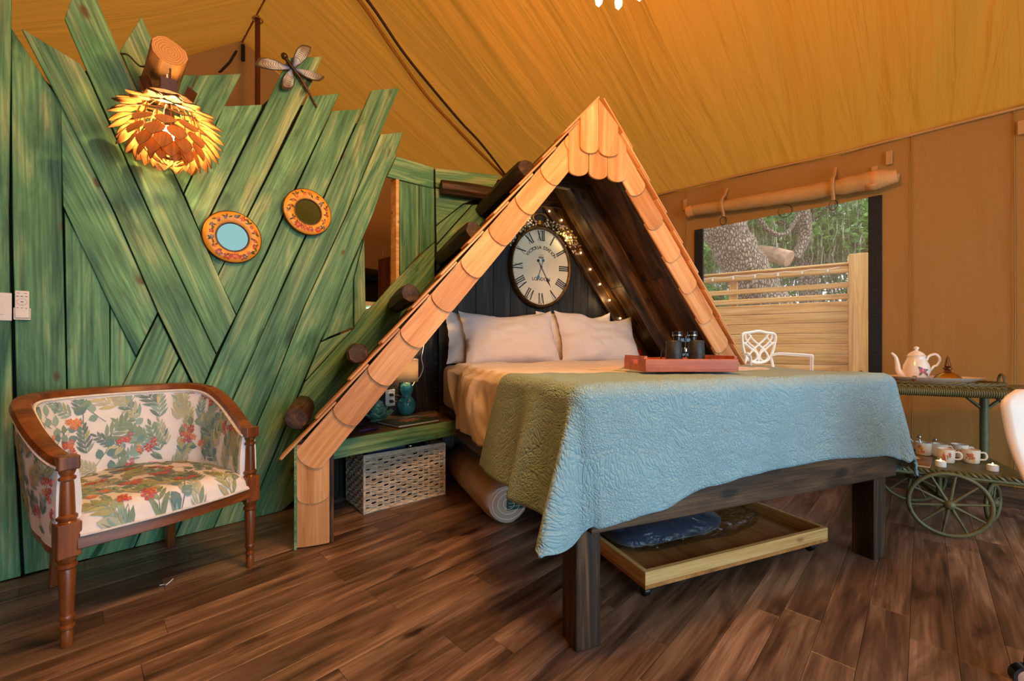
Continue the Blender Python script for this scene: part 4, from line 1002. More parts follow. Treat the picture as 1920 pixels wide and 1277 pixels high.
# ================================================================== PRINTED FLOWERS (thin colour prints following a surface)
LEAFC = [C(136, 160, 138), C(172, 178, 132), C(110, 148, 152), C(200, 194, 152), C(146, 178, 170), C(186, 190, 164), C(116, 138, 136)]
FLOWC = [C(208, 92, 88), C(196, 92, 112), C(224, 140, 100), C(216, 124, 132), C(200, 78, 84)]
class Print:
    def __init__(s, S, lift=.0012, seed=1, ref=None, sg=1): s.ref = ref; s.sg = sg; s.q = MB(); s.S = S; s.lift = lift; s.R = random.Random(seed); s.n = 0
    def pt(s, a, b, l=1.0):
        e = 1e-3; p = Vector(s.S(a, b)); n = (Vector(s.S(a + e, b)) - p).cross(Vector(s.S(a, b + e)) - p)
        n = n.normalized() if n.length > 1e-12 else Vector((0, 0, 1))
        if s.ref is not None and (Vector(s.ref) - p).dot(n) * s.sg < 0: n = -n
        return p + n * (s.lift * l)
    def poly(s, pts, col, l=1.0):
        j = s.R.uniform(.85, 1.12); s.q.col = tuple(min(1, c * j) for c in col[:3]) + (1,); s.n += 1; l = l + (s.n % 60) * .006
        c = (sum(p[0] for p in pts) / len(pts), sum(p[1] for p in pts) / len(pts))
        vs = [s.pt(*c, l)] + [s.pt(*p, l) for p in pts]
        s.q.add(vs, [(0, i + 1, (i + 1) % len(pts) + 1) for i in range(len(pts))]); s.q.col = None
    def leaf(s, a, b, ang, L_, w, col):
        d = (math.cos(ang), math.sin(ang)); n = (-d[1], d[0]); pts = []
        for t, ww in ((0, .05), (.25, .8), (.5, 1), (.75, .7), (1, 0), (.75, -.7), (.5, -1), (.25, -.8)):
            pts.append((a + d[0] * L_ * t + n[0] * w * ww, b + d[1] * L_ * t + n[1] * w * ww))
        s.poly(pts, col)
    def stem(s, a, b, ang, L_, col, w=.0016):
        for k in range(4):
            a1, b1 = a + math.cos(ang) * L_ / 4, b + math.sin(ang) * L_ / 4; n = (-math.sin(ang) * w, math.cos(ang) * w)
            s.poly([(a + n[0], b + n[1]), (a - n[0], b - n[1]), (a1 - n[0], b1 - n[1]), (a1 + n[0], b1 + n[1])], col, .8); a, b = a1, b1; ang += s.R.uniform(-.15, .15)
        return a, b
    def flower(s, a, b, r, col):
        o = s.R.random() * 6
        for k in range(5):
            x = o + 2 * PI * k / 5; s.poly([(a + math.cos(x + t) * r * q, b + math.sin(x + t) * r * q) for t, q in ((0, .15), (-.5, .7), (-.25, 1), (.25, 1), (.5, .7))], col, 1.3)
        s.poly([(a + math.cos(2 * PI * k / 6) * r * .22, b + math.sin(2 * PI * k / 6) * r * .22) for k in range(6)], C(226, 170, 90), 1.7)
    def sprig(s, a, b, ang, size):
        R_ = s.R; kind = R_.random()
        if kind < .58:                                   # long leaf spray
            col = R_.choice(LEAFC); n = 6
            for k in range(n):
                t = k / n; x, y = a + math.cos(ang) * size * t, b + math.sin(ang) * size * t
                for sg in (-1, 1): s.leaf(x, y, ang + sg * (.75 - .25 * t), size * (.46 - .16 * t), size * .055, col if R_.random() < .7 else R_.choice(LEAFC))
            s.stem(a, b, ang, size, col); s.leaf(a + math.cos(ang) * size, b + math.sin(ang) * size, ang, size * .3, size * .05, col)
        elif kind < .82:                                # round eucalyptus leaves
            x, y = s.stem(a, b, ang, size, LEAFC[6])
            for k in range(4):
                t = .3 + .22 * k; s.leaf(a + math.cos(ang) * size * t, b + math.sin(ang) * size * t, ang + (1 if k % 2 else -1) * .9, size * .32, size * .12, R_.choice((LEAFC[0], LEAFC[4], LEAFC[2])))
        else:
            s.blossom(a, b, ang, size)
    def blossom(s, a, b, ang, size):
        R_ = s.R; x, y = s.stem(a, b, ang, size * .8, LEAFC[0]); col = R_.choice(FLOWC)
        for k in range(6):
            s.flower(x + R_.uniform(-.28, .28) * size, y + R_.uniform(-.2, .2) * size, size * R_.uniform(.09, .15), col if R_.random() < .75 else R_.choice(FLOWC))
        for k in range(2): s.leaf(a, b, ang + R_.uniform(-.9, .9), size * .5, size * .08, R_.choice(LEAFC))
    def fill(s, a0, a1, b0, b1, step, size, pb=.3, inside=lambda a, b: True):
        R_ = s.R; a = a0
        while a < a1:
            b = b0
            while b < b1:
                x, y = a + R_.uniform(0, step), b + R_.uniform(0, step)
                if inside(x, y):
                    if R_.random() < pb: s.blossom(x, y, R_.uniform(.6, 2.4), size * .75)
                    else: s.sprig(x, y, R_.uniform(.5, 2.5), size * R_.uniform(.8, 1.1))
                b += step
            a += step
    def build(s, name, parent): return stuff(build(s.q, name, PRINT, parent, color=True, fix=False))

# ================================================================== LOVESEAT
LS = frame((-1.300, 1.612, 0), (.501, .865, 0), (-.865, .501, 0))
ls = thing('tub_settee', 'small tub settee in white floral fabric with turned wooden legs before green wall', 'settee', LS)
FAB = plain('cream_linen', C(240, 236, 238), .8, var=.025, scale=30, bump=.08, sheen=.2)
plan = catmull([(-.285, .0), (-.308, .13), (-.318, .27), (-.305, .41), (-.225, .515), (-.11, .56), (0, .572), (.11, .56), (.225, .515), (.305, .41), (.318, .27), (.308, .13), (.285, .0)], 8)
plan = [Vector((p.x, p.y, 0)) for p in plan]
NP = len(plan) - 1
cum = [0]
for k in range(NP): cum.append(cum[-1] + (plan[k + 1] - plan[k]).length)
PLEN = cum[-1]
def pl_at(a):
    a = min(max(a, 0), PLEN - 1e-6)
    for k in range(NP):
        if a <= cum[k + 1]: return plan[k].lerp(plan[k + 1], (a - cum[k]) / max(cum[k + 1] - cum[k], 1e-9)), (plan[k + 1] - plan[k]).normalized()
def ztop(y): t = min(max(y / .50, 0), 1); return .605 + .175 * (t * t * (3 - 2 * t)) ** .8
CEN = Vector((0, .20, 0))
def back_pt(a, z, off):
    p, t = pl_at(a); n = Vector((t.y, -t.x, 0))          # inward or outward normal
    if n.dot(p - CEN) < 0: n = -n
    zt = ztop(p.y); k = (zt - z) / .45
    tap = 1 - .13 * min(max(k, 0), 1.2) * min(p.y / .2, 1)
    q = CEN + (p - CEN) * tap if p.y > .02 else Vector((p.x * (1 - .0 * k), p.y, 0))
    return Vector((q.x, q.y, z)) + n * off
# upholstered shell: inside face, top, outside face
q = MB()
def shell(i, j):
    a = PLEN * i; p, _ = pl_at(a); zt = ztop(p.y) - .016
    if j <= .45: return back_pt(a, lerp(.33, zt, j / .45), -.026 - .012 * math.sin(PI * j / .45))
    if j <= .55: return back_pt(a, zt, lerp(-.026, .020, (j - .45) / .1))
    return back_pt(a, lerp(zt, .315, (j - .55) / .45), .020 + .006 * math.sin(PI * (j - .55) / .45))
q.grid(shell, 72, 40); q.f += [tuple(j * 73 for j in range(41)), tuple(j * 73 + 72 for j in range(40, -1, -1))]; up = build(q, 'back_upholstery', FAB, ls, smooth=60)
pr = Print(lambda a, b: back_pt(PLEN - a, b, -.026 - .012 * math.sin(PI * min(max((b - .33) / (ztop(pl_at(PLEN - a)[0].y) - .346), 0), 1))), .0022, 3, (0, .15, .62))
ok_in = lambda a, b: b < ztop(pl_at(PLEN - a)[0].y) - .075 and .04 < a < PLEN - .05
# keep every motif below the rail by clamping b
_S = pr.S; pr.S = lambda a, b: _S(min(max(a, .02), PLEN - .02), min(b, ztop(pl_at(PLEN - a)[0].y) - .030))
pr.fill(.03, PLEN - .03, .38, .78, .070, .135, .16, ok_in); pr.build('floral_print', up)
pr = Print(lambda a, b: back_pt(a, b, .021 + .006 * math.sin(PI * min(max((b - .315) / .4, 0), 1))), .0022, 9, (0, .2, .5), -1)
_S2 = pr.S; pr.S = lambda a, b: _S2(min(max(a, .01), PLEN - .01), min(max(b, .325), ztop(pl_at(a)[0].y) - .030))
pr.fill(.01, .62, .34, .72, .070, .135, .16, lambda a, b: b < ztop(pl_at(a)[0].y) - .08); pr.build('floral_print', up)
# wooden top rail
q = MB(); vs = []; fs = []; n = 72
for i in range(n + 1):
    a = PLEN * i / n; p, t = pl_at(a); zt = ztop(p.y); w = .026 + .004 * math.sin(PI * i / n)
    for off, dz in ((-w, -.014), (-w * .8, .006), (0, .013), (w * .8, .006), (w, -.014), (0, -.018)):
        vs.append(back_pt(a, zt, 0) + (back_pt(a, zt, 1) - back_pt(a, zt, 0)) * off + Vector((0, 0, dz)))
for i in range(n):
    for k in range(6): fs.append((i * 6 + k, i * 6 + (k + 1) % 6, (i + 1) * 6 + (k + 1) % 6, (i + 1) * 6 + k))
fs += [tuple(range(5, -1, -1)), tuple(range(n * 6, n * 6 + 6))]
q.add(vs, fs); build(q, 'top_rail', CHAIRW, ls, smooth=50)
# piping along the rail, inside and outside
PIPE = plain('piping_cord', C(232, 222, 214), .7, var=.1, scale=60)
for off in (-.030, .026):
    q = MB(); q.tube([back_pt(PLEN * i / 60, ztop(pl_at(PLEN * i / 60)[0].y) - .022, off) for i in range(61)], .0045, 6); build(q, 'piping', PIPE, ls, smooth=60)
# seat cushion
def inner(y):                                            # half width of the seat at depth y
    lo, hi = 0.0, 0.0
    return max(table(y, [-.04, .0, .13, .27, .40, .49, .54], [.262, .268, .285, .285, .25, .16, .03]), .02)
def seat(x, y):
    hw_ = inner(y); t = min(abs(x) / hw_, 1); f = max(0, 1 - t ** 4) ** .5
    g = max(0, 1 - max(0, (.03 - y) / .062) ** 2) ** .5
    bow = .028 * (1 - (x / .27) ** 2)
    return (x, y - bow * max(0, 1 - y / .3), .362 + .075 * (.35 + .65 * f) * g + .012 * math.exp(-((x / .2) ** 2 + ((y - .25) / .18) ** 2)))
q = MB(); q.grid(lambda i, j: seat((i * 2 - 1) * inner(lerp(-.032, .535, j)), lerp(-.032, .535, j)), 40, 40)
q.grid(lambda i, j: (lambda p: (p[0], p[1], lerp(.352, p[2], j)))(seat((i * 2 - 1) * inner(-.032), -.032)), 40, 2)
sc2 = build(q, 'seat_cushion', FAB, ls, smooth=70)
pr = Print(lambda a, b: seat(min(max(a, -inner(b) * .97), inner(b) * .97), min(max(b, -.030), .50)) if b > -.032 else (lambda p_: (p_[0], p_[1] - .002, max(p_[2] + b + .032, .358)))(seat(min(max(a, -.26), .26), -.032)), .0022, 21, (0, -.6, 2.0))
pr.fill(-.30, .26, -.12, .44, .072, .135, .16, lambda a, b: abs(a) < inner(min(max(b, -.03), .53)) - .02); pr.build('floral_print', sc2)
q = MB(); q.tube([(x, seat(x, -.032)[1] - .003, .357) for x in [lerp(-.262, .262, k / 24) for k in range(25)]], .0045, 6); build(q, 'piping', PIPE, ls, smooth=60)
# bowed front rail and side rails
q = MB(); vs = []; n = 20
for k in range(n + 1):
    x = lerp(-.27, .27, k / n); y0 = -.020 - .028 * (1 - (x / .27) ** 2)
    vs += [(x, y0 - .014, .312), (x, y0 + .02, .312), (x, y0 + .02, .352), (x, y0 - .010, .352)]
fs = [(i * 4 + k, i * 4 + (k + 1) % 4, (i + 1) * 4 + (k + 1) % 4, (i + 1) * 4 + k) for i in range(n) for k in range(4)] + [(3, 2, 1, 0), (n * 4, n * 4 + 1, n * 4 + 2, n * 4 + 3)]
q.add(vs, fs); build(q, 'front_rail', CHAIRW, ls, bevel=.003)
q = MB(); q.tube([back_pt(PLEN * lerp(.02, .98, i / 48), .298, .0) for i in range(49)], .022, 8, up=(0, 0, 1)); build(q, 'seat_rail', CHAIRW, ls, smooth=50)
# front legs, turned, running up to the arms
LEGP = [(.0, 0), (.013, 0), (.015, .004), (.0155, .045), (.013, .055), (.019, .060), (.019, .068), (.014, .072), (.016, .085), (.020, .092), (.020, .100), (.0165, .105), (.0175, .14), (.0215, .245), (.019, .252), (.025, .258), (.025, .266), (.020, .270), (.022, .278), (.026, .284), (.026, .294)]
ARMP = [(.026, .402), (.022, .408), (.026, .414), (.026, .422), (.020, .428), (.020, .435), (.0175, .52), (.016, .535), (.022, .541), (.022, .548), (.016, .553), (.019, .560), (.021, .566), (.021, .574)]
for sx in (-1, 1):
    lg = build(MB().lathe(LEGP, 20), 'front_leg', CHAIRZ, ls, T(sx * .285, -.002, 0), smooth=35)
    q = MB(); q.box(-.029, .029, -.029, .029, .293, .403); build(q, 'leg_block', CHAIRZ, lg, bevel=.003)
    build(MB().lathe(ARMP, 20), 'arm_post', CHAIRZ, lg, smooth=35)
    q = MB(); q.box(-.026, .026, -.026, .026, .573, .618); build(q, 'arm_block', CHAIRZ, lg, bevel=.004)
for sx in (-1, 1):
    q = MB(); b0x, b0y = sx * .185, .50
    q.add([(b0x - .02, b0y - .02, .30), (b0x + .02, b0y - .02, .30), (b0x + .02, b0y + .02, .30), (b0x - .02, b0y + .02, .30),
           (b0x - .016 + sx * .01, b0y + .012, .0), (b0x + .016 + sx * .01, b0y + .012, .0), (b0x + .016 + sx * .01, b0y + .044, .0), (b0x - .016 + sx * .01, b0y + .044, .0)],
          [(0, 1, 2, 3), (7, 6, 5, 4), (0, 4, 5, 1), (1, 5, 6, 2), (2, 6, 7, 3), (3, 7, 4, 0)]); build(q, 'rear_leg', CHAIRZ, ls, bevel=.003)

# ================================================================== THINGS ON THE GREEN WALL
# mirrors with painted rims
MIRROR, nt_, b0 = newmat('mirror_glass'); b0.inputs['Base Color'].default_value = (.18, .30, .28, 1); b0.inputs['Metallic'].default_value = 1; b0.inputs['Roughness'].default_value = .02
RIMM = plain('painted_orange', C(234, 160, 48), .4, var=.12, scale=10, spec=.5)
RIMD = plain('rim_dark', C(74, 34, 20), .45, var=.15)
def mirror(px, py, tiltx, tilty, label, seed):
    tilty = tilty
    p = on_wl(px, py, .06); r = .138
    m = WL @ T(p.x, -.062, p.z) @ RX(90 + tilty) @ RY(tiltx)      # local Z towards the room
    t = thing('round_mirror', label, 'mirror', m, 'round mirrors on the green wall')
    build(MB().lathe([(.0, -.014), (.128, -.014), (.138, -.006), (.138, .003), (.134, .006)], 56, cap=False), 'dark_edge', RIMD, t, smooth=40)
    build(MB().lathe([(.075, .004), (.079, .008), (.104, .012), (.132, .009), (.134, .005)], 56, cap=False), 'painted_rim', RIMM, t, smooth=60)
    build(MB().lathe([(.070, .002), (.074, .010), (.079, .010), (.081, .006)], 48, cap=False), 'inner_ring', RIMD, t, smooth=40)
    build(MB().lathe([(.0, .0035), (.0745, .0035)], 48, cap=False), 'mirror_glass', MIRROR, t)
    def S(a, b):
        ang = a / .105; rr = .105 + b; return (math.cos(ang) * rr, math.sin(ang) * rr, .0122 - .10 * abs(b) ** 1.0 * .9 * abs(b) / .026)
    q = Print(S, .0010, seed, (0, 0, 1)); R_ = q.R
    blues = [C(96, 112, 140), C(80, 92, 118)]; reds = [C(196, 70, 50), C(206, 92, 66), C(178, 58, 48)]; gr = [C(84, 84, 40), C(60, 66, 36)]
    for k in range(17):
        a = 2 * PI * k / 17 * .105; b_ = R_.uniform(-.008, .008); big = -2.3 < math.atan2(math.sin(a / .105), math.cos(a / .105)) < -.9
        for l in range(3): q.leaf(a + R_.uniform(-.01, .01), b_, R_.uniform(0, 6.28), R_.uniform(.018, .026), .0045, R_.choice(gr))
        for l in range(2 if big else 1):
            q.flower(a + R_.uniform(-.008, .008), b_ + R_.uniform(-.004, .004), R_.uniform(.014, .019) if big else R_.uniform(.008, .013), R_.choice(reds if R_.random() < .72 else blues))
    q.build('painted_flowers', t)
    return t
mirror(436, 445, 0, 4, 'larger looking round mirror with orange floral rim, lower left one on the wall', 3)
mirror(577, 398, 0, 0, 'round mirror with orange floral rim, upper right one near the slanted board tops', 6)

# remote control in its holder, light switch
rc = thing('remote_control', 'white remote control in a holder on the left green boards', 'remote', WL @ T(on_wl(42, 573, .03).x, -.0245, 1.145) @ RX(90))
q = MB(); q.box(-.020, .020, -.055, .060, .006, .018); rb = build(q, 'body', WHITEP, rc, bevel=.003)
q = MB(); q.box(-.0235, .0235, -.062, -.012, 0, .0055); q.box(-.0235, -.0205, -.062, -.012, .0055, .016); q.box(.0205, .0235, -.062, -.012, .0055, .016); q.box(-.0235, .0235, -.062, -.057, .0055, .016); build(q, 'holder', WHITEP, rc, bevel=.001)
GREY = plain('button_grey', C(126, 118, 116), .5)
for x, y_, w_, h_ in [(-.010, .049, .008, .0022), (.010, .049, .008, .0022)] + [(x, .036, .007, .0036) for x in (-.012, 0, .012)] + [(x, -.013, .005, .003) for x in (-.012, 0, .012)] + [(0, .013, .008, .0044), (0, .024, .002, .0016), (0, .001, .003, .002), (-.009, .019, .0018, .0018), (.009, .019, .0018, .0018), (-.009, .007, .0018, .0018), (.009, .007, .0018, .0018)]:
    q = MB(); q.box(x - w_ / 2, x + w_ / 2, y_ - h_ / 2, y_ + h_ / 2, .018, .0188); build(q, 'button', GREY, rb)
q = MB(); q.tube([(.0145 * math.cos(2 * PI * k / 32), .013 + .0145 * math.sin(2 * PI * k / 32), .0181) for k in range(32)], .0006, 4, True); build(q, 'dial_ring', GREY, rb)
sw = thing('light_switch', 'white light switch plate at the left picture edge on green board', 'switch', WL @ T(on_wl(-4, 582, .05).x, -.0365, 1.135) @ RX(90))
q = MB(); q.box(-.036, .036, -.058, .058, 0, .006); build(q, 'cover_plate', WHITEP, sw, bevel=.003)
q = MB(); q.box(-.016, .016, -.033, .033, .006, .0095); build(q, 'rocker', WHITEP, sw, bevel=.002)

# dragonfly
df_ = on_wl(548, 128, .05)
dg_ = thing('dragonfly_ornament', 'metal dragonfly with blue and silver wings on top of a green board', 'ornament', WL @ T(df_.x, -.040, df_.z) @ RX(90) @ RZ(42) @ Matrix.Scale(1.18, 4))
WINGM = colattr('wing_enamel', .3); DGM = plain('antique_metal', C(74, 56, 40), .35, .7, var=.4, scale=40)
q = MB(); q.tube(catmull([(0, .045, .012), (0, 0, .014), (.004, -.06, .012), (.0, -.12, .006), (-.006, -.19, .0)], 6), [.010 - .006 * k / 24 for k in range(25)], 8); q.ball((0, .055, .012), .016, 10, 8); build(q, 'body', DGM, dg_, smooth=60)
def wing(ang, L_, w, sgn):
    outl = [(0, .1), (.15, .35), (.4, .8), (.65, 1), (.85, .85), (1, .25), (1.04, -.1), (.9, -.35), (.6, -.5), (.3, -.38), (0, -.1)]
    d = Vector((math.cos(ang), math.sin(ang), 0)); n = Vector((-d.y, d.x, 0)) * sgn
    q = MB(); rows_ = []
    for k, sc_ in enumerate((1.0, .86)):
        pts = [d * L_ * (.52 + (t - .52) * sc_) + n * w * y_ * sc_ + Vector((0, 0, .008 + .02 * t + (.002 if k else 0))) for t, y_ in outl]; rows_.append(pts)
    q.col = (.06, .045, .03, 1); nn = len(outl); q.add(rows_[0] + [p - Vector((0, 0, .003)) for p in rows_[0]], [tuple(range(nn)), tuple(range(2 * nn - 1, nn - 1, -1))] + [(i, nn + i, nn + (i + 1) % nn, (i + 1) % nn) for i in range(nn)])
    for i in range(nn):
        t = outl[i][0]; q.col = None
    b0i = len(q.v); c0 = d * L_ * .45 + Vector((0, 0, .021))
    for p, (t, y_) in zip(rows_[1], outl):
        q.v.append(p + Vector((0, 0, .0005))); q.c.append((.03, .12, .42, 1) if t < .25 else ((.35, .42, .45, 1) if t < .7 else (.16, .11, .07, 1)))
    q.v.append(c0); q.c.append((.62, .64, .60, 1)); ci = len(q.v) - 1
    q.f += [(ci, b0i + i, b0i + (i + 1) % nn) for i in range(nn)]
    w_ = build(q, 'wing', WINGM, dg_, color=True, smooth=30)
    q = MB()
    for k in range(7):
        t0 = .35 + .07 * k; p = d * L_ * t0; q.tube([p + n * w * -.3 + Vector((0, 0, .010 + .02 * t0 + .003)), p + d * L_ * .06 + n * w * .1 + Vector((0, 0, .010 + .02 * t0 + .0035)), p + n * w * .55 + Vector((0, 0, .010 + .02 * t0 + .003))], .0011, 4)
    stuff(build(q, 'veins', DGM, w_))
wing(math.radians(18), .155, .036, 1); wing(math.radians(-38), .145, .032, -1); wing(math.radians(160), .175, .036, -1); wing(math.radians(208), .135, .036, 1)

# ---- log bracket with the layered pendant shade
la, lb_ = Vector((-1.738, 2.067, 2.222)), Vector((-1.505, 1.852, 2.268))
lg_ = thing('log_bracket', 'short thick log sticking out of the green wall carrying the pendant lamp', 'log', T(*la))
ax_ = (lb_ - la); n = 14; q = MB(); R2 = random.Random(2)
mm = axis_m((0, 0, 0), ax_); LL = ax_.length
angs = [(2 * PI * k / n, R2.uniform(.93, 1.06)) for k in range(n)]
vs = []
for t, sca in ((0, 1.08), (.3, 1.02), (.7, 1), (.96, 1), (1, .95)):
    for a, rr in angs: vs.append((math.cos(a) * .066 * rr * sca, math.sin(a) * .066 * rr * sca, LL * t))
q.add(vs, [tuple(range(n - 1, -1, -1))] + [(i * n + k, i * n + (k + 1) % n, (i + 1) * n + (k + 1) % n, (i + 1) * n + k) for i in range(4) for k in range(n)])
build(q, 'log', wood('peeled_log', C(70, 40, 20), C(120, 74, 40), C(160, 108, 62), .6, (2, 12, 12), .4, .1, .5, axis='Z'), lg_, mm, smooth=40)
ENDG, nt_, b0 = newmat('log_end_grain'); wv = nt_.nodes.new('ShaderNodeTexWave'); wv.wave_type = 'RINGS'; wv.rings_direction = 'Z'; wv.inputs['Scale'].default_value = 34; wv.inputs['Distortion'].default_value = 5; wv.inputs['Detail'].default_value = 2
tcx = nt_.nodes.new('ShaderNodeTexCoord'); nt_.links.new(tcx.outputs['Object'], wv.inputs['Vector']); cr = nt_.nodes.new('ShaderNodeValToRGB')
cr.color_ramp.elements[0].color = C(176, 120, 66); cr.color_ramp.elements[1].color = C(206, 156, 96); nt_.links.new(wv.outputs['Fac'], cr.inputs['Fac']); nt_.links.new(cr.outputs['Color'], b0.inputs['Base Color']); b0.inputs['Roughness'].default_value = .7
q = MB(); q.add([(math.cos(a) * .0627 * rr, math.sin(a) * .0627 * rr, LL) for a, rr in angs], [tuple(range(n))]); build(q, 'end_grain', ENDG, lg_, mm)
q = MB(); q.tube([(0, 0, 0), (.0, .0, -.02), (.012, 0, -.03), (.012, 0, -.05), (-.004, 0, -.055), (-.010, 0, -.045)], .003, 6)
hk = lb_ - ax_.normalized() * .06 + Vector((0, 0, -.066)); build(q, 'hook', WHITEP, lg_, T(*(hk - la)), smooth=60)
LC = Vector((-1.500, 1.845, 1.902))
pd = thing('pendant_lamp', 'lit layered pendant shade of leaf shaped wooden petals hanging from the log', 'lamp', T(*LC))
BURNT = plain('burnt_edge', C(40, 22, 10), .7, var=.2)
def petal(L_, w):
    q = MB(); pts = [(0, -.12 * w)]
    for t, ww in ((.12, .62), (.30, .96), (.48, 1), (.66, .80), (.84, .42), (.95, .14), (1, 0), (.95, -.14), (.84, -.42), (.66, -.80), (.48, -1), (.30, -.96), (.12, -.62)): pts.append((t * L_, -ww * w / 2))
    pts.append((0, .12 * w)); pts = [pts[0]] + pts[1:]
    q.prism(pts, -.0011, .0011); me = q.mesh('petal'); me.materials.append(PETAL); me.materials.append(BURNT)
    for p in me.polygons:
        if len(p.vertices) == 4: p.material_index = 1
    return me
rowsP = [  # polar angle from top, radius, count, droop below horizontal, length, width
 (36, .155, 9, -4, .072, .072), (48, .166, 12, 6, .084, .080), (60, .172, 12, 17, .092, .084), (72, .175, 13, 30, .096, .086), (85, .175, 13, 43, .098, .086),
 (98, .171, 13, 55, .098, .084), (111, .162, 12, 66, .096, .080), (124, .146, 11, 75, .090, .076), (136, .124, 10, 83, .084, .068)]
for ri, (th, rad, n_, droop, L_, w_) in enumerate(rowsP):
    me = petal(L_, w_ * .86); th = math.radians(th); rr = rad * math.sin(th) * .78; zz = rad * math.cos(th) * .88 + .012
    for k in range(n_):
        az = 360 * k / n_ + (180 / n_ if ri % 2 else 0)
        link('petal', me, None, pd, Matrix.Scale(.95, 4) @ RZ(az) @ T(rr, 0, zz) @ RY(droop))
for k in range(15):                                       # thin ribs carrying the petals
    a = RZ(360 * k / 15); q = MB()
    q.tube([(.17 * math.sin(math.radians(t)) * .66, 0, .165 * math.cos(math.radians(t)) * .9 + .012) for t in range(24, 166, 10)], .0028, 4); build(q, 'rib', PETAL, pd, a)
DKV = plain('dark_veneer', C(84, 44, 22), .5, var=.2)
for z_, r_ in ((.150, .085), (-.10, .045)):
    build(MB().lathe([(r_ - .03, z_), (r_, z_), (r_, z_ + .004), (r_ - .03, z_ + .004), (r_ - .03, z_)], 30, cap=False), 'ring', DKV, pd)
for k in range(7):
    q = MB(); q.box(-.026, .026, -.0012, .0012, 0, .045); build(q, 'top_plate', DKV, pd, RZ(360 * k / 7 + 12) @ T(0, .085, .15) @ RX(-24))
q = MB(); q.lathe([(.016, .03), (.018, .04), (.018, .10), (.006, .108)], 14); build(q, 'lamp_socket', BLACKM, pd, smooth=40)
q = MB(); q.tube([(0, 0, .105), (0, .0, .20), (.004, 0, .285)], .0035, 6); build(q, 'hanging_cord', BLACKM, pd, smooth=60)
q = MB(); q.ball((0, 0, -.005), .031, 16, 10); build(q, 'bulb', plain('filament_bulb', (1, .8, .5, 1), .3, emit=(1, .72, .30, 1), es=45), pd, smooth=60)
light('pendant_light', 'POINT', LC + Vector((0, 0, -.005)), 150, (1, .66, .22), .034)
cb = thing('pendant_cable', 'thin black cable running from the green boards to the log bracket', 'cable')
c0, c1_ = WL @ Vector((on_wl(226, 93, .05).x, -.012, on_wl(226, 93, .05).z)), la + ax_ * .55 + Vector((-.05, -.03, .0))
q = MB(); q.tube(catmull([c0, c0.lerp(c1_, .3) + Vector((0, 0, .01)), c0.lerp(c1_, .7) + Vector((0, 0, -.015)), c1_], 8), .0042, 6); build(q, 'cable', BLACKM, cb, smooth=60)

# ================================================================== CLOCK AND LIGHTS AT THE BED HEAD
ck = thing('wall_clock', 'large oval station clock with Roman numerals and a ring on top, above pillows', 'clock', BED @ T(.845, VB - .0205, 1.630) @ RX(90))
a_, b_ = .282, .345
ANT = plain('antique_bronze', C(96, 70, 38), .45, .6, var=.4, scale=30, bump=.2)
FACEM = plain('aged_enamel', C(226, 212, 184), .5, var=.08, scale=5)
INK = plain('black_ink', C(26, 24, 24), .5)
def oval(pr_, seg=72):
    q = MB(); q.lathe([(r, z) for r, z in pr_], seg, cap=False)
    q.v = [Vector((v.x * a_, v.y * b_, v.z)) for v in q.v]; return q
build(oval([(.0, 0), (.99, 0), (1.0, .01), (.985, .05), (.95, .062), (.91, .055), (.90, .044)]), 'case', ANT, ck, smooth=40)
build(oval([(.0, .043), (.905, .043)]), 'clock_face', FACEM, ck)
ZN = .0436
def numeral(txt, ang, sc=1.0):
    """Roman numeral out of bars, feet towards the centre"""
    adv = {'I': .34, 'V': .78, 'X': .80}; tot = sum(adv[c] for c in txt); x = -tot / 2; q = MB(); h = 1.0
    def bar(x0, y0, x1, y1, w):
        d = Vector((x1 - x0, y1 - y0)).normalized(); n_ = Vector((-d.y, d.x)) * w / 2
        q.prism([(x0 + n_.x, y0 + n_.y), (x0 - n_.x, y0 - n_.y), (x1 - n_.x, y1 - n_.y), (x1 + n_.x, y1 + n_.y)], 0, .0012)
    for c in txt:
        w_ = adv[c]; m_x = x + w_ / 2
        if c == 'I': bar(m_x, -.5, m_x, .5, .20); bar(m_x - .16, .48, m_x + .16, .48, .05); bar(m_x - .16, -.48, m_x + .16, -.48, .05)
        if c == 'V': bar(m_x - .28, .5, m_x + .02, -.5, .20); bar(m_x + .28, .5, m_x + .02, -.5, .06)
        if c == 'X': bar(m_x - .28, .5, m_x + .28, -.5, .20); bar(m_x + .28, .5, m_x - .28, -.5, .06)
        x += w_
    s_ = .076
    cx_, cy_ = math.sin(ang) * a_ * .745, math.cos(ang) * b_ * .755
    q.v = [Vector((v.x * s_ * .62, v.y * s_ * 1.12, v.z)) for v in q.v]
    flip = 0
    build(q, 'numeral', INK, ck, T(cx_, cy_, ZN) @ Matrix.Rotation(-ang, 4, 'Z'))
for k, t in enumerate(['XII', 'I', 'II', 'III', 'IIII', 'V', 'VI', 'VII', 'VIII', 'IX', 'X', 'XI']): numeral(t, 2 * PI * k / 12)
q = MB()
for k in range(60):
    a = 2 * PI * k / 60; r_ = .0042 if k % 5 == 0 else .0022
    q.lathe([(r_, 0), (r_, .0012)], 6, T(math.sin(a) * a_ * .865, math.cos(a) * b_ * .872, ZN))
stuff(build(q, 'minute_dots', INK, ck))
q = MB(); word = 'VICTORIA STATION'; nL = len(word)
for k, ch in enumerate(word):
    if ch == ' ': continue
    vs, fs = text_mesh(ch, .039, .0006); an = (k - (nL - 1) / 2) * .118
    q.add(vs, fs, T(math.sin(an) * a_ * .52, math.cos(an) * b_ * .47 - .012, ZN) @ Matrix.Rotation(-an, 4, 'Z'))
stuff(build(q, 'lettering', INK, ck, fix=False))
vs, fs = text_mesh('LONDON', .038, .0006); q = MB(); q.add(vs, fs, T(0, -.112, ZN)); stuff(build(q, 'lettering', INK, ck, fix=False))
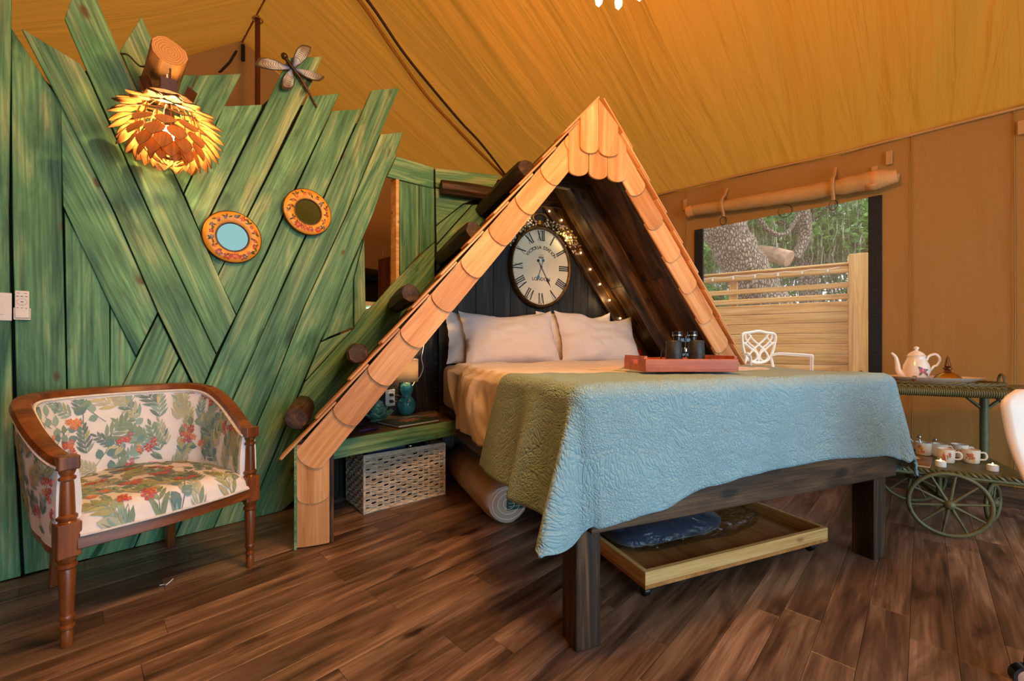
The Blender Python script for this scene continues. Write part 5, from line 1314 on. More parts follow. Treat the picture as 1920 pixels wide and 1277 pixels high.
# small crown emblem under the arched words
q = MB(); q.box(-.022, .022, .072, .077, ZN, ZN + .0008)
for k in range(5): x = -.02 + .01 * k; q.add([(x - .005, .077, ZN), (x + .005, .077, ZN), (x, .096 - abs(k - 2) * .002, ZN + .0008)], [(0, 1, 2)])
for k in (-1, 0, 1): q.lathe([(.0035, 0), (.0035, .0008)], 8, T(.014 * k, .100, ZN))
stuff(build(q, 'crown_emblem', plain('faded_ink', C(96, 84, 72), .6), ck))
def hand(name, ang, L_, w, mat, tail):
    q = MB(); q.prism([(-w * .3, 0), (-w * .25, L_ * .55), (-w, L_ * .68), (-w * .5, L_ * .78), (0, L_), (w * .5, L_ * .78), (w, L_ * .68), (w * .25, L_ * .55), (w * .3, 0)], 0, .0014)
    q.prism([(-w * .3, 0), (w * .3, 0), (w * .25, -tail * .7), (-w * .25, -tail * .7)], 0, .0014)
    q.lathe([(w * 1.1, 0), (w * 1.1, .0014)], 12, T(0, -tail * .9, 0))
    build(q, name, mat, ck, T(0, 0, ZN + (.004 if name == 'minute_hand' else .002)) @ Matrix.Rotation(-math.radians(ang), 4, 'Z'))
hand('minute_hand', 152, .185, .011, INK, .065); hand('hour_hand', 198, .125, .012, plain('blued_steel', C(44, 110, 140), .35), .065)
build(MB().lathe([(.009, .0), (.009, .008), (.0, .010)], 14), 'centre_pin', ANT, ck, T(0, 0, ZN), smooth=40)
q = MB(); q.lathe([(.028, 0), (.034, .01), (.026, .03), (.022, .045)], 20, RX(-90), rib=lambda a, z: 1 + .05 * math.cos(a * 10)); build(q, 'crown_knob', ANT, ck, T(0, b_ - .004, .03), smooth=40)
q = MB(); q.tube([(.066 * math.cos(2 * PI * k / 28), b_ + .062 + .042 * math.sin(2 * PI * k / 28), .03) for k in range(28)], .0095, 8, True); build(q, 'ring', ANT, ck, smooth=60)

ga = thing('blossom_garland', 'spray of small pale blossoms and green leaves draped over the clock top', 'garland', BED @ T(.845, VB - .03, 1.63))
R2 = random.Random(12)
STEMM = plain('twig', C(70, 54, 34), .7); BLOS = plain('blossom', C(232, 196, 168), .6, var=.1); LEAFM = plain('small_leaf', C(110, 120, 56), .6, var=.2)
sprs = []
for sg in (-1, 1):
    for v_ in range(5):
        a0 = math.radians(8 + v_ * 5); pts = []
        end = math.radians(62 + R2.uniform(-14, 18)); rr = 1.03 + .055 * v_
        for k in range(9):
            a = lerp(a0, end, k / 8); rr2 = rr + .03 * math.sin(k * 1.3 + v_) + .08 * (k / 8) ** 2
            pts.append(Vector((sg * math.sin(a) * a_ * rr2, -.035 - .006 * v_, math.cos(a) * b_ * rr2)))
        sprs.append(pts)
q = MB()
for p in sprs: q.tube(p, .0022, 5)
build(q, 'stems', STEMM, ga)
qb, ql = MB(), MB()
for p in sprs:
    for k in range(30):
        t = R2.random() * .999 * (len(p) - 1); i = int(t); c = p[i].lerp(p[i + 1], t - i) + Vector((R2.uniform(-.022, .022), R2.uniform(-.022, .008), R2.uniform(-.024, .024)))
        if k % 3:
            for l in range(5):
                a = 2 * PI * l / 5 + k; d = Vector((math.cos(a), -.35, math.sin(a))) * R2.uniform(.006, .010); n_ = Vector((-math.sin(a), 0, math.cos(a))) * .004
                qb.add([c, c + d * .6 + n_, c + d, c + d * .6 - n_], [(0, 1, 2, 3)])
        else:
            d = Vector((R2.uniform(-1, 1), R2.uniform(-.6, 0), R2.uniform(-1, 1))).normalized() * R2.uniform(.016, .028); n_ = d.cross(Vector((0, 1, 0))).normalized() * .005
            ql.add([c, c + d * .5 + n_, c + d, c + d * .5 - n_], [(0, 1, 2, 3)])
stuff(build(qb, 'blossoms', BLOS, ga, fix=False)); stuff(build(ql, 'leaves', LEAFM, ga, fix=False))

# string lights round the back gable
sl = thing('string_lights', 'string of small warm fairy lights along the dark gable above the pillows', 'string lights', BED)
path = [on_bed(px, py, 1.985) for px, py in ((955, 445), (978, 412), (999, 389), (1030, 388), (1050, 392), (1058, 412), (1076, 443), (1094, 474), (1112, 505), (1130, 536), (1149, 567), (1168, 600), (1186, 632), (1197, 655))]
q = MB(); q.tube(catmull(path, 5), .0018, 5); build(q, 'wire', BRASS, sl, smooth=60)
BULB = plain('fairy_bulb', (1, .8, .5, 1), .3, emit=(1, .66, .24, 1), es=22)
bme = MB().ball((0, 0, 0), .0072, 10, 6).mesh('bulb'); bme.materials.append(BULB)
for px, py in ((965, 432), (999, 392), (1030, 396), (1053, 413), (1070, 445), (1089, 474), (1107, 505), (1125, 533), (1143, 563), (1163, 597), (1190, 646)):
    p = on_bed(px, py, 1.982); link('bulb', bme, None, sl, T(*p))
for k in (1, 4, 8): light('fairy_glow', 'POINT', BED @ Vector(on_bed(*((999, 398), (1064, 445), (1140, 560))[(1, 4, 8).index(k)], 1.94)), .8, (1, .66, .26), .02)
q = MB(); p = on_bed(1199, 662, 1.96); q.box(p.x - .012, p.x + .012, p.y - .01, p.y + .006, p.z - .03, p.z + .03); build(q, 'battery_clip', plain('red_plastic', C(170, 26, 22), .4), sl, bevel=.002)['label'] = 'small red plastic clip'

# ================================================================== TEA CART AT THE WINDOW WALL
CT = frame((2.239, 2.17, 0), (.873, -.487, 0), (.487, .873, 0)); CTi = CT.inverted()
OLIVE = plain('olive_paint', C(96, 92, 56), .5, var=.2, scale=20, bump=.2)
WEAVE, nt_, b0 = newmat('woven_olive_cane'); tcx = nt_.nodes.new('ShaderNodeTexCoord'); wv = nt_.nodes.new('ShaderNodeTexChecker'); wv.inputs['Scale'].default_value = 90
nt_.links.new(tcx.outputs['Object'], wv.inputs['Vector']); wv.inputs['Color1'].default_value = C(88, 84, 50); wv.inputs['Color2'].default_value = C(124, 116, 74)
nt_.links.new(wv.outputs['Color'], b0.inputs['Base Color']); b0.inputs['Roughness'].default_value = .6
bpx = nt_.nodes.new('ShaderNodeBump'); bpx.inputs['Strength'].default_value = .5; bpx.inputs['Distance'].default_value = .004; nt_.links.new(wv.outputs['Fac'], bpx.inputs['Height']); nt_.links.new(bpx.outputs['Normal'], b0.inputs['Normal'])
ct = thing('tea_cart', 'olive green wicker tea cart with large spoked wheels beside the tent wall', 'tea cart', CT)
q = MB(); q.box(-.48, .55, .0, .50, .735, .752); build(q, 'top_shelf', WEAVE, ct, bevel=.004)
def apron(x0, x1, y_, z_, r_, name):
    q = MB(); q.tube([(x0, y_, z_), (x1, y_, z_)], r_, 10); build(q, name, OLIVE, ct, smooth=60)
    w_ = MB(); n_ = int((x1 - x0) / .0085)
    for k in range(n_): w_.tube([(x0 + .0085 * (k + .5) + .0001 * math.cos(a), y_ + (r_ + .001) * math.cos(a), z_ + (r_ + .001) * math.sin(a)) for a in [2 * PI * j / 8 for j in range(8)]], .0036, 4, True)
    stuff(build(w_, 'cane_wrapping', OLIVE, ct, smooth=60))
for y_ in (-.005, .505): apron(-.20, .26, y_, .736, .021, 'apron')
for y_ in (-.005, .505):
    for x0, x1 in ((-.48, -.20), (.26, .55)): q = MB(); q.tube([(x0, y_, .742), (x1, y_, .742)], .011, 8); build(q, 'top_rail', OLIVE, ct, smooth=60)
for x_ in (-.48, .55): q = MB(); q.tube([(x_, -.005, .742), (x_, .505, .742)], .011, 8); build(q, 'end_rail', OLIVE, ct, smooth=60)
def braid(pts, r_, name):
    for ph in (0, PI):
        c_ = []
        for i, p in enumerate(pts): c_.append(Vector(p) + Vector((.3 * r_ * math.cos(i * 1.1 + ph), r_ * .8 * math.cos(i * 1.1 + ph), r_ * .8 * math.sin(i * 1.1 + ph))))
        q = MB(); q.tube(c_, r_ * .75, 5); build(q, name, OLIVE, ct, smooth=60)
braid([(lerp(-.48, .55, k / 110), .012, .760) for k in range(111)], .008, 'braided_edge')
q = MB(); q.box(-.44, .33, .0, .50, .312, .326); build(q, 'lower_shelf', OLIVE, ct, bevel=.004)
braid([(lerp(-.44, .33, k / 90), -.004, .322) for k in range(91)], .010, 'braided_edge')
for y_ in (.0, .5): q = MB(); q.tube([(-.44, y_, .305), (.33, y_, .305)], .012, 8); build(q, 'shelf_rail', OLIVE, ct, smooth=60)
for x_ in (-.42, .30):
    for y_ in (.02, .475):
        q = MB(); q.tube([(x_, y_, .24), (x_, y_, .74)], .019, 10); build(q, 'post', OLIVE, ct, smooth=60)
        for dx in ((1,) if x_ < 0 else (-1, 1)): q = MB(); q.tube([(x_, y_, .60), (x_ + dx * .13, y_, .735)], .009, 8); build(q, 'brace', OLIVE, ct, smooth=60)
def wheel(x_, y_, r_, nsp, parent, rot=0):
    n0 = len(bpy.data.objects)
    q = MB(); q.tube([(x_ + (r_ - .010) * math.cos(2 * PI * k / 48), y_, r_ + (r_ - .010) * math.sin(2 * PI * k / 48)) for k in range(48)], .010, 8, True)
    w_ = build(q, 'wheel', OLIVE, parent, smooth=60)
    q = MB(); q.lathe([(.0, -.026), (.014, -.024), (.022, -.014), (.026, 0), (.022, .014), (.0, .02)], 20, T(x_, y_, r_) @ RX(-90)); build(q, 'hub', OLIVE, w_, smooth=50)
    for k in range(nsp):
        a = 2 * PI * k / nsp + .15; q = MB(); q.tube([(x_ + math.cos(a) * .016, y_, r_ + math.sin(a) * .016), (x_ + math.cos(a) * r_ * .5, y_, r_ + math.sin(a) * r_ * .5), (x_ + math.cos(a) * (r_ - .012), y_, r_ + math.sin(a) * (r_ - .012))], [.0085, .0065, .005] if r_ > .12 else [.005, .004, .004], 8)
        build(q, 'spoke', OLIVE, w_, smooth=60)
    if rot: w_.matrix_basis = T(x_, y_, 0) @ RZ(rot) @ T(-x_, -y_, 0)
wheel(0, -.03, .166, 10, ct); wheel(0, .54, .166, 10, ct)
q = MB(); q.tube([(0, -.03, .166), (0, .54, .166)], .011, 8); build(q, 'axle', OLIVE, ct, smooth=60)
for y_ in (.10, .40): q = MB(); q.tube([(-.0, y_, .166), (0, y_, .31)], .012, 8); build(q, 'axle_support', OLIVE, ct, smooth=60)
for y_ in (.36,): wheel(.295, y_, .105, 6, ct, 55); q = MB(); q.tube([(.295, y_ + .02, .105), (.295, y_ + .02, .25), (.295, y_, .31)], .010, 8); build(q, 'caster_fork', OLIVE, ct, smooth=60)

ZT1, ZT2 = .770, .3275
def on_cart(px, py, z): p = onz(px, py, z); return CTi @ p
# woven tray with ring handles on the cart top
wt_ = thing('woven_tray', 'oval olive woven tray with ring handles on the cart top under the platter', 'tray', CT @ T(.0, .27, .7525))
q = MB(); q.lathe([(.0, 0), (.92, 0), (.97, .006), (1.0, .016), (.98, .018), (.93, .008), (.0, .006)], 48); q.v = [Vector((v.x * .30, v.y * .19, v.z)) for v in q.v]; build(q, 'base', WEAVE, wt_, smooth=40)
for ph in (0, PI): q = MB(); q.tube([(.30 * math.cos(t) * (1 + .012 * math.cos(k + ph)), .19 * math.sin(t) * (1 + .012 * math.cos(k + ph)), .019 + .005 * math.sin(k + ph)) for k, t in [(k, 2 * PI * k / 140) for k in range(140)]], .0055, 5, True); build(q, 'braided_rim', OLIVE, wt_, smooth=60)
for sx in (-1, 1): q = MB(); q.tube([(sx * .295, math.cos(PI * k / 10) * .035, .02 + math.sin(PI * k / 10) * .05) for k in range(11)], .006, 6); build(q, 'handle', OLIVE, wt_, smooth=60)
# platter, teapot, brass bell
PLM = CT @ T(.01, .27, .7605)
plt_ = tag(build((lambda q: (q.lathe([(.0, 0), (.62, 0), (.70, .006), (.98, .036), (1.0, .039), (.97, .039), (.70, .012), (.62, .006), (.0, .006)], 56), setattr(q, 'v', [Vector((v.x * .225, v.y * .13, v.z)) for v in q.v]))[0] or q)(MB()), 'serving_platter', plain('pink_china', C(232, 204, 184), .15, var=.04), None, PLM, smooth=40), 'oval cream platter on the woven tray holding teapot and brass bell', 'platter')
Tz = .7605 + .0065
tpp = CTi @ hit(1718, 690, CT @ Vector((0, .27, 0)), Vector((.487, .873, 0)))
tpo = thing('teapot', 'white porcelain teapot with painted pink flower on the platter', 'teapot', CT @ T(tpp.x, .27, Tz) @ Matrix.Diagonal((.92, .92, 1.12, 1)))
BODY = [(.0, 0), (.040, 0), (.044, .004), (.042, .010), (.058, .030), (.066, .055), (.062, .085), (.048, .112), (.042, .126), (.046, .134), (.044, .136), (.0, .134)]
build(MB().lathe(BODY, 36), 'body', CHINA, tpo, smooth=60)
q = MB(); q.lathe([(.044, .1365), (.036, .146), (.022, .156), (.010, .160), (.007, .165), (.013, .170), (.013, .178), (.0, .184)], 28); build(q, 'lid', CHINA, tpo, smooth=60)
q = MB(); q.tube(catmull([(-.050, 0, .030), (-.082, 0, .052), (-.090, 0, .09), (-.098, 0, .125), (-.118, 0, .148)], 6), [.020 - .014 * (k / 24) for k in range(25)], 12); build(q, 'spout', CHINA, tpo, smooth=60)
q = MB(); q.tube(catmull([(.048, 0, .112), (.060, 0, .134), (.090, 0, .142), (.108, 0, .118), (.096, 0, .088), (.080, 0, .080), (.062, 0, .056)], 6), .0062, 10); build(q, 'handle', CHINA, tpo, smooth=60)
def lsurf(prof, ph=-PI / 2):
    def S(a, b):
        r_ = table(b, [p[1] for p in prof], [p[0] for p in prof]); an = ph + a / .06
        return (math.cos(an) * r_, math.sin(an) * r_, b)
    return S
pr = Print(lsurf([(.042, .010), (.058, .030), (.066, .055), (.062, .085), (.048, .112)]), .0012, 5)
pr.S = lsurf([(.042, .010), (.0585, .030), (.0665, .055), (.0625, .085), (.048, .112)])
for ang in (.2, 2.3, 4.2, 5.6): pr.leaf(.012, .06, ang, .030, .006, C(92, 120, 90))
pr.flower(.012, .060, .015, C(206, 74, 128)); pr.flower(.002, .072, .008, C(120, 90, 150)); pr.flower(.028, .046, .007, C(206, 96, 110)); pr.leaf(.03, .05, -1.0, .022, .004, C(80, 90, 90)); pr.build('painted_flower', tpo)
bl_p = CTi @ hit(1770, 690, CT @ Vector((0, .25, 0)), Vector((.487, .873, 0)))
be = thing('brass_bell', 'brass dome bell with a pointed finial on the platter right of the teapot', 'bell', CT @ T(bl_p.x + .012, .24, Tz) @ Matrix.Scale(1.08, 4))
build(MB().lathe([(.0, 0), (.058, 0), (.060, .005), (.056, .022), (.042, .042), (.022, .054), (.015, .058), (.0, .058)], 36), 'dome', BRASS, be, smooth=50)
build(MB().lathe([(.015, .058), (.011, .066), (.018, .072), (.018, .078), (.010, .082), (.014, .088), (.012, .094), (.0105, .104), (.006, .128), (.0, .146)], 24), 'finial', plain('bronze_dark', C(110, 70, 34), .35, .8, var=.2), be, smooth=40)
q = MB(); q.tube([(0, 0, 0), (.0, 0, .012)], .005, 8); q.tube([(.008 * math.cos(2 * PI * k / 16), 0, .022 + .010 * math.sin(2 * PI * k / 16)) for k in range(16)], .003, 6, True)
sp_k = CTi @ hit(1712, 690, CT @ Vector((0, .19, 0)), Vector((.487, .873, 0)))
tag(build(q, 'small_key', plain('copper_metal', C(140, 86, 44), .4, .7), None, CT @ T(sp_k.x, .165, Tz + .006), smooth=60), 'little bronze ring handled stopper on the platter before the teapot', 'ornament')
q = MB(); q.box(-.10, .10, -.06, .06, 0, .0014)
c_ = CTi @ onz(1822, 716, .7525); tag(build(q, 'folded_napkin', plain('pink_paper', C(226, 186, 160), .7), None, CT @ T(.24, .11, .7525) @ RZ(-14)), 'pale pink paper napkin on the cart top right of the platter', 'napkin')
# mugs, tea lights and magazine on the lower shelf
MUGC = plain('mug_china', C(236, 220, 200), .2, var=.03)
MPROF = [(.030, .0), (.034, .004), (.036, .040), (.037, .074)]
def mug(px, py, rz, label, seed, deco=True):
    p = on_cart(px, py, ZT2)
    t = thing('mug', label, 'mug', CT @ T(p.x, p.y + .03, ZT2) @ RZ(rz), 'mugs on the lower cart shelf')
    q = MB(); q.lathe([(.0, 0)] + [(.030, 0)] + MPROF[1:] + [(.0345, .075), (.033, .070), (.031, .008), (.0, .007)], 28); build(q, 'body', MUGC, t, smooth=50)
    q = MB(); q.tube(catmull([(.034, 0, .060), (.052, 0, .062), (.060, 0, .044), (.054, 0, .026), (.034, 0, .022)], 5), .0048, 8); build(q, 'handle', MUGC, t, smooth=60)
    if deco:
        pr = Print(lsurf([(.0352, .012), (.0375, .066)], -PI / 2), .0010, seed)
        R_ = pr.R
        for k in range(5): pr.leaf(R_.uniform(-.03, .02), R_.uniform(.016, .04), R_.uniform(0, 3), .016, .0035, C(120, 140, 60))
        for k in range(8): pr.flower(R_.uniform(-.034, .026), R_.uniform(.016, .058), R_.uniform(.006, .011), R_.choice((C(216, 84, 40), C(226, 150, 50), C(200, 60, 50), C(232, 180, 70))))
        if seed % 2: pr.flower(-.03, .05, .007, C(110, 110, 160))
        pr.build('painted_flowers', t)
    return t
m1 = mug(1735, 855, -20, 'floral mug holding spoons at the back left of the lower cart shelf', 1)
mug(1765, 858, 10, 'plain sided floral mug standing behind the front middle mug', 2)
mug(1778, 869, -14, 'front middle floral mug just behind the left tea light', 4)
mug(1803, 859, -4, 'floral mug at the back right of the lower cart shelf', 6)
mug(1825, 870, -10, 'rightmost floral mug with its handle to the right on the cart shelf', 9)
def spoon(m, label):
    t = thing('spoon', label, 'spoon', m, 'spoons in the mug')
    q = MB(); q.tube([(0, 0, 0), (0, 0, .06), (0, .002, .10)], [.0022, .002, .0026], 6); build(q, 'handle', CHROME, t, smooth=60)
    q = MB(); q.ball((0, .003, .118), .016, 12, 8, sc=(.55, .18, .95)); build(q, 'bowl', CHROME, t, smooth=60)
mp_ = m1.matrix_world
spoon(mp_ @ T(-.008, 0, .013) @ RY(-34), 'tall spoon leaning left out of the back left mug'); spoon(mp_ @ T(-.002, .012, .012) @ RX(-8) @ RY(-13) @ Matrix.Diagonal((1, 1, .78, 1)), 'short spoon upright in the middle of the back left mug'); spoon(mp_ @ T(.006, 0, .012) @ RY(26) @ Matrix.Diagonal((1, 1, .78, 1)), 'spoon leaning right out of the back left mug')
FLAME = plain('led_flame', (1, .8, .4, 1), .4, emit=(1, .72, .25, 1), es=12)
for px, py, lab in ((1766, 876, 'white tea light in front of the middle mugs'), (1864, 884, 'white tea light alone at the right front of the cart shelf')):
    p = on_cart(px, py, ZT2); t = thing('tea_light', lab, 'candle', CT @ T(p.x, p.y + .015, ZT2), 'tea lights on the cart shelf')
    build(MB().lathe([(.0, 0), (.021, 0), (.022, .003), (.022, .030), (.018, .031), (.016, .026), (.0, .025)], 24), 'cup', WHITEP, t, smooth=40)
    build(MB().lathe([(.003, .0252), (.0045, .031), (.0025, .038), (.0, .043)], 10), 'flame', FLAME, t, smooth=60)
p = on_cart(1712, 866, ZT2); mg = thing('magazine', 'magazine with a white and brown cover on the lower cart shelf', 'magazine', CT @ T(p.x - .02, p.y + .05, ZT2) @ RZ(-18))
q = MB(); q.box(-.105, .105, -.14, .14, 0, .005); build(q, 'pages', PAPER, mg); q = MB(); q.box(-.105, .105, -.14, .14, .005, .0056); build(q, 'cover', plain('brown_cover', C(140, 100, 50), .4, var=.5, scale=9), mg)
q = MB(); q.prism([(-.10, .13), (.03, .135), (.06, .04), (-.02, -.04), (-.10, .02)], .0056, .0060); build(q, 'cover_picture', plain('cover_white', C(226, 200, 176), .4, var=.1), mg)

# ================================================================== WHITE SHELL CHAIR AT THE RIGHT EDGE
WC = frame((1.755, 1.02, 0), (1, 0, 0), (0, 1, 0))
wc = thing('shell_chair', 'white shell office chair on casters cut off by the right picture edge', 'chair', WC)
SHELLM = plain('white_shell', C(228, 214, 204), .35, var=.03)
def shell2(i, j):
    x = i * 2 - 1; t = j                                  # seat then back
    if t < .45: s_ = t / .45; y_ = lerp(-.22, .16, s_); z_ = .455 + .03 * (1 - s_) ** 2 - .02 * math.sin(PI * s_); w_ = .215
    else:
        s_ = (t - .45) / .55; y_ = .16 + .07 * math.sin(min(s_ * 1.4, 1) * PI / 2) + .04 * s_; z_ = .452 + .385 * s_; w_ = lerp(.205, .225, s_) * (1 - max(0, (s_ - .86) / .14) ** 2 * .22)
    return (x * w_, y_ + .03 * x * x * (1 if t > .45 else 0), z_ + .035 * abs(x) ** 3 * (1 if t < .5 else 0))
q = MB(); q.grid(shell2, 20, 40); build(q, 'seat_shell', SHELLM, wc, smooth=70, solid=.012)
q = MB(); q.lathe([(.022, .08), (.022, .30), (.030, .30), (.030, .42), (.08, .43)], 18); build(q, 'gas_column', CHROME, wc, smooth=40)
for k in range(5):
    a = 2 * PI * k / 5 + math.radians(150) ; q = MB(); q.tube([(0, 0, .10), (math.cos(a) * .18, math.sin(a) * .18, .085), (math.cos(a) * .345, math.sin(a) * .345, .085)], [.026, .021, .016], 8); lg = build(q, 'base_leg', CHROME, wc, smooth=60)
    cm = T(math.cos(a) * .345, math.sin(a) * .345, 0)
    q = MB(); q.lathe([(.006, .06), (.006, .085)], 8); q.lathe([(.030, -.012), (.034, -.012), (.034, .012), (.030, .012)], 24, T(0, 0, .0342) @ RZ(-20) @ RX(90)); c_ = build(q, 'caster', BLG, lg, cm, smooth=40)
    q = MB(); q.lathe([(.0, -.0135), (.023, -.0135), (.026, -.0115), (.026, .0115), (.023, .0135), (.0, .0135)], 24, T(0, 0, .0342) @ RZ(-20) @ RX(90)); build(q, 'caster_disc', plain('caster_pink', C(200, 168, 150), .4), c_, cm @ T(0, 0, 0) if False else T(0, 0, 0), smooth=40)

# ================================================================== ROLLED WINDOW FLAP
fl_ = thing('window_flap', 'rolled up canvas window flap tied above the screened window', 'rolled flap', TENT)
fp = []
for px, py in ((1300, 394), (1330, 390), (1358, 386), (1410, 378), (1460, 370), (1510, 362), (1563, 352), (1600, 345), (1632, 339)):
    p = on_wr(px, py, .085); fp.append((p.x, WALL_N - .082, p.z))
fpc = catmull(fp, 5); nn = len(fpc)
q = MB(); q.tube(fpc, [lerp(.047, .063, k / (nn - 1)) + .004 * fbm(k * .35, 2, 1) - (.006 if abs(k - 10) < 2 or abs(k - 30) < 2 else 0) for k in range(nn)], 20); build(q, 'canvas_roll', FLAPC, fl_, smooth=60)
FLAPL = plain('flap_lining', C(214, 150, 84), .7, var=.08, scale=8)
e0 = Vector(fpc[-1]); wdir = (e0 - Vector(fpc[-6])).normalized(); up_ = Vector((0, 0, 1)); sd = wdir.cross(up_).normalized(); up_ = sd.cross(wdir)
q = MB()
def spiral(i, j):
    a = 2 * PI * 5.5 * i; r_ = .068 - .0050 * 5.5 * i; L0 = -.02; L1 = .035 + .115 * i
    return e0 + wdir * lerp(L0, L1, j) + (up_ * math.cos(a + 2.2) + sd * math.sin(a + 2.2)) * r_
q.grid(spiral, 150, 2); build(q, 'roll_end', FLAPL, fl_, smooth=60, solid=.003)
a0_ = Vector(fpc[0]); q = MB(); q.tube([a0_ + Vector((-.055, 0, -.006)), a0_ + Vector((.0, 0, 0))], .050, 20); build(q, 'roll_end', FLAPL, fl_, smooth=60)
for k in (10, 30):
    c_ = Vector(fpc[k]); q = MB()
    pts = [c_ + Vector((0, .06, .16)), c_ + Vector((0, .0, .085))] + [c_ + Vector((0, -math.sin(a) * .075, math.cos(a) * .075)) for a in [PI * t / 8 for t in range(1, 8)]] + [c_ + Vector((0, -.02, -.10))]
    q.tube(pts, .012, 6, flat=1.0); q.v = [Vector((c_.x + (v.x - c_.x) * 1.1, v.y, v.z)) for v in q.v]
    s_ = build(q, 'strap', FLAPC, fl_, smooth=50)
    q = MB(); q.tube([c_ + Vector((.026 * math.cos(2 * PI * t / 20), -.03, -.135 + .036 * math.sin(2 * PI * t / 20))) for t in range(20)], .0032, 6, True); build(q, 'tie_ring', BLACKM, s_, smooth=60)
hp = on_wr(1472, 396, .07)
dc = thing('hanging_hoop', 'thin dark wire hoop hanging in the window below the rolled flap', 'hoop', TENT @ T(hp.x, WALL_N - .07, hp.z))
q = MB(); q.tube([(.047 * math.cos(2 * PI * t / 32), 0, .047 * math.sin(2 * PI * t / 32)) for t in range(32)], .003, 6, True); build(q, 'hoop', BLACKM, dc, smooth=60)
q = MB(); q.tube([(0, 0, .047), (0, 0, .075)], .0014, 5); build(q, 'thread', BLACKM, dc)
for x_ in (-.008, .006): q = MB(); q.tube([(x_, 0, -.046), (x_, 0, -.11 - x_)], .0016, 5); build(q, 'tail', BLACKM, dc)

# ================================================================== OUTSIDE THE WINDOW
gd = MB(); gd.grid(lambda i, j: (lerp(-30, 30, i), lerp(WALL_N + .06, 34, j), -.02 + (0 if j < .1 else 2.6 * min((j - .1) * 2.2, 1))), 30, 30)
struct('ground', gd, plain('leaf_litter', C(120, 112, 84), .9, var=.4, scale=4, bump=.4), TENT)
FX = Vector((.83, -.56, 0)).normalized(); FY = Vector((.56, .83, 0)).normalized()
FN = frame((3.48, 4.24, 0), FX, FY)
fe = thing('wooden_fence', 'pale pine board fence with open top slats outside the window', 'fence', FN)
def fboard(z0, z1, y_=0.0, x0=-3.6, x1=-.072, name='board', th=.022):
    q = MB(); q.box(0, x1 - x0, 0, th, 0, z1 - z0); build(q, name, FENCE, fe, T(x0, y_, z0), bevel=.007, seg=1)
z_ = 1.436
while z_ > .05: fboard(z_ - .107, z_); z_ -= .110
fboard(1.454, 1.512, name='slat'); fboard(1.570, 1.626, name='slat')
fboard(1.725, 1.80, -.02, name='top_rail', th=.06); fboard(1.80, 1.825, -.04, name='cap_rail', th=.11)
q = MB(); q.box(0, 1.9, -.075, .075, -.075, .075); build(q, 'post', FENCE, fe, Matrix(((0, 0, 1, 0), (0, 1, 0, .02), (1, 0, 0, 0), (0, 0, 0, 1))), bevel=.006)
for x_ in (-1.12, -2.3, -3.5): q = MB(); q.box(0, 1.72, -.04, .04, -.04, .04); build(q, 'post', FENCE, fe, Matrix(((0, 0, 1, x_), (0, 1, 0, .066), (1, 0, 0, 0), (0, 0, 0, 1))))
FB = FN.inverted()
ol = thing('patio_lights', 'string of clear unlit patio bulbs along the fence top outside', 'string lights', FN)
q = MB(); xs = [lerp(-2.4, -.25, k / 10) for k in range(11)]
q.tube([(lerp(-2.5, -.15, k / 60), -.075, 1.775 - .015 * abs(math.sin(k * PI / 6))) for k in range(61)], .004, 5); build(q, 'wire', WHITEP, ol)
for x_ in xs:
    q = MB(); q.lathe([(.010, 0), (.010, -.028), (.014, -.030)], 10, T(x_, -.075, 1.765)); b_s = build(q, 'lamp_holder', WHITEP, ol)
    q = MB(); q.ball((x_, -.075, 1.715), .026, 12, 8); build(q, 'bulb', CLEAR, b_s, smooth=60)
# white cast metal garden chair
CP = Vector((1.45 * 0 + 2.50, 4.25, 0)); CY = 4.05
def gpt(x, y_, dy=0.0):
    px, py = 1160 + x / 6, 600 + y_ / 6; return Vector(((px - CX) / F * CY, CY + dy, HC - (py - HY) / F * CY))
gc = thing('garden_chair', 'white cast metal garden chair with looped lattice back outside the window', 'chair', T(gpt(1570, 480).x, CY, 0))
gi = gc.matrix_world.inverted(); WHITEM = plain('white_enamel', C(246, 244, 242), .4, var=.02)
def gt(pts, r_, name, closed=False):
    q = MB(); P = [gi @ gpt(*p) for p in pts]; q.tube(catmull(P + ([P[0]] if closed else []), 6), r_, 8); build(q, name, WHITEM, gc, smooth=60)
gt([(1388, 180), (1392, 250), (1405, 330), (1435, 420), (1490, 465), (1570, 480), (1650, 465), (1705, 420), (1740, 330), (1758, 250), (1765, 190), (1740, 155), (1650, 142), (1575, 126), (1490, 140), (1410, 152), (1388, 180)], .0125, 'back_frame')
for sg in (1, -1):
    f_ = lambda x: 1574 + sg * (x - 1574)
    gt([(f_(1460), 150), (f_(1500), 210), (f_(1570), 275), (f_(1640), 340), (f_(1680), 410), (f_(1640), 465), (f_(1590), 430), (f_(1600), 370), (f_(1650), 330), (f_(1720), 270), (f_(1752), 255)], .0095, 'back_loop')
    gt([(f_(1425), 160), (f_(1430), 210), (f_(1470), 265), (f_(1530), 320), (f_(1570), 400), (f_(1575), 470)], .0085, 'back_bar')
    gt([(f_(1400), 260), (f_(1440), 250), (f_(1490), 175)], .0075, 'back_scroll')
    gt([(f_(1425), 395, 0), (f_(1395), 378, -.08), (f_(1320), 385, -.22), (f_(1250), 395, -.34)], .013, 'arm')
    gt([(f_(1250), 395, -.34), (f_(1258), 440, -.34), (f_(1252), 620, -.33)], .013, 'arm_post')
    gt([(f_(1435), 420, 0), (f_(1420), 480, .0), (f_(1390), 560, .02), (f_(1380), 640, .03)], .012, 'back_leg')
q = MB(); z0 = gpt(0, 610).z; x0 = gi @ gpt(1252, 600); x1 = gi @ gpt(1896, 600); q.box(x0.x, x1.x, -.36, .05, z0 - .02, z0); build(q, 'seat', WHITEM, gc, bevel=.008)
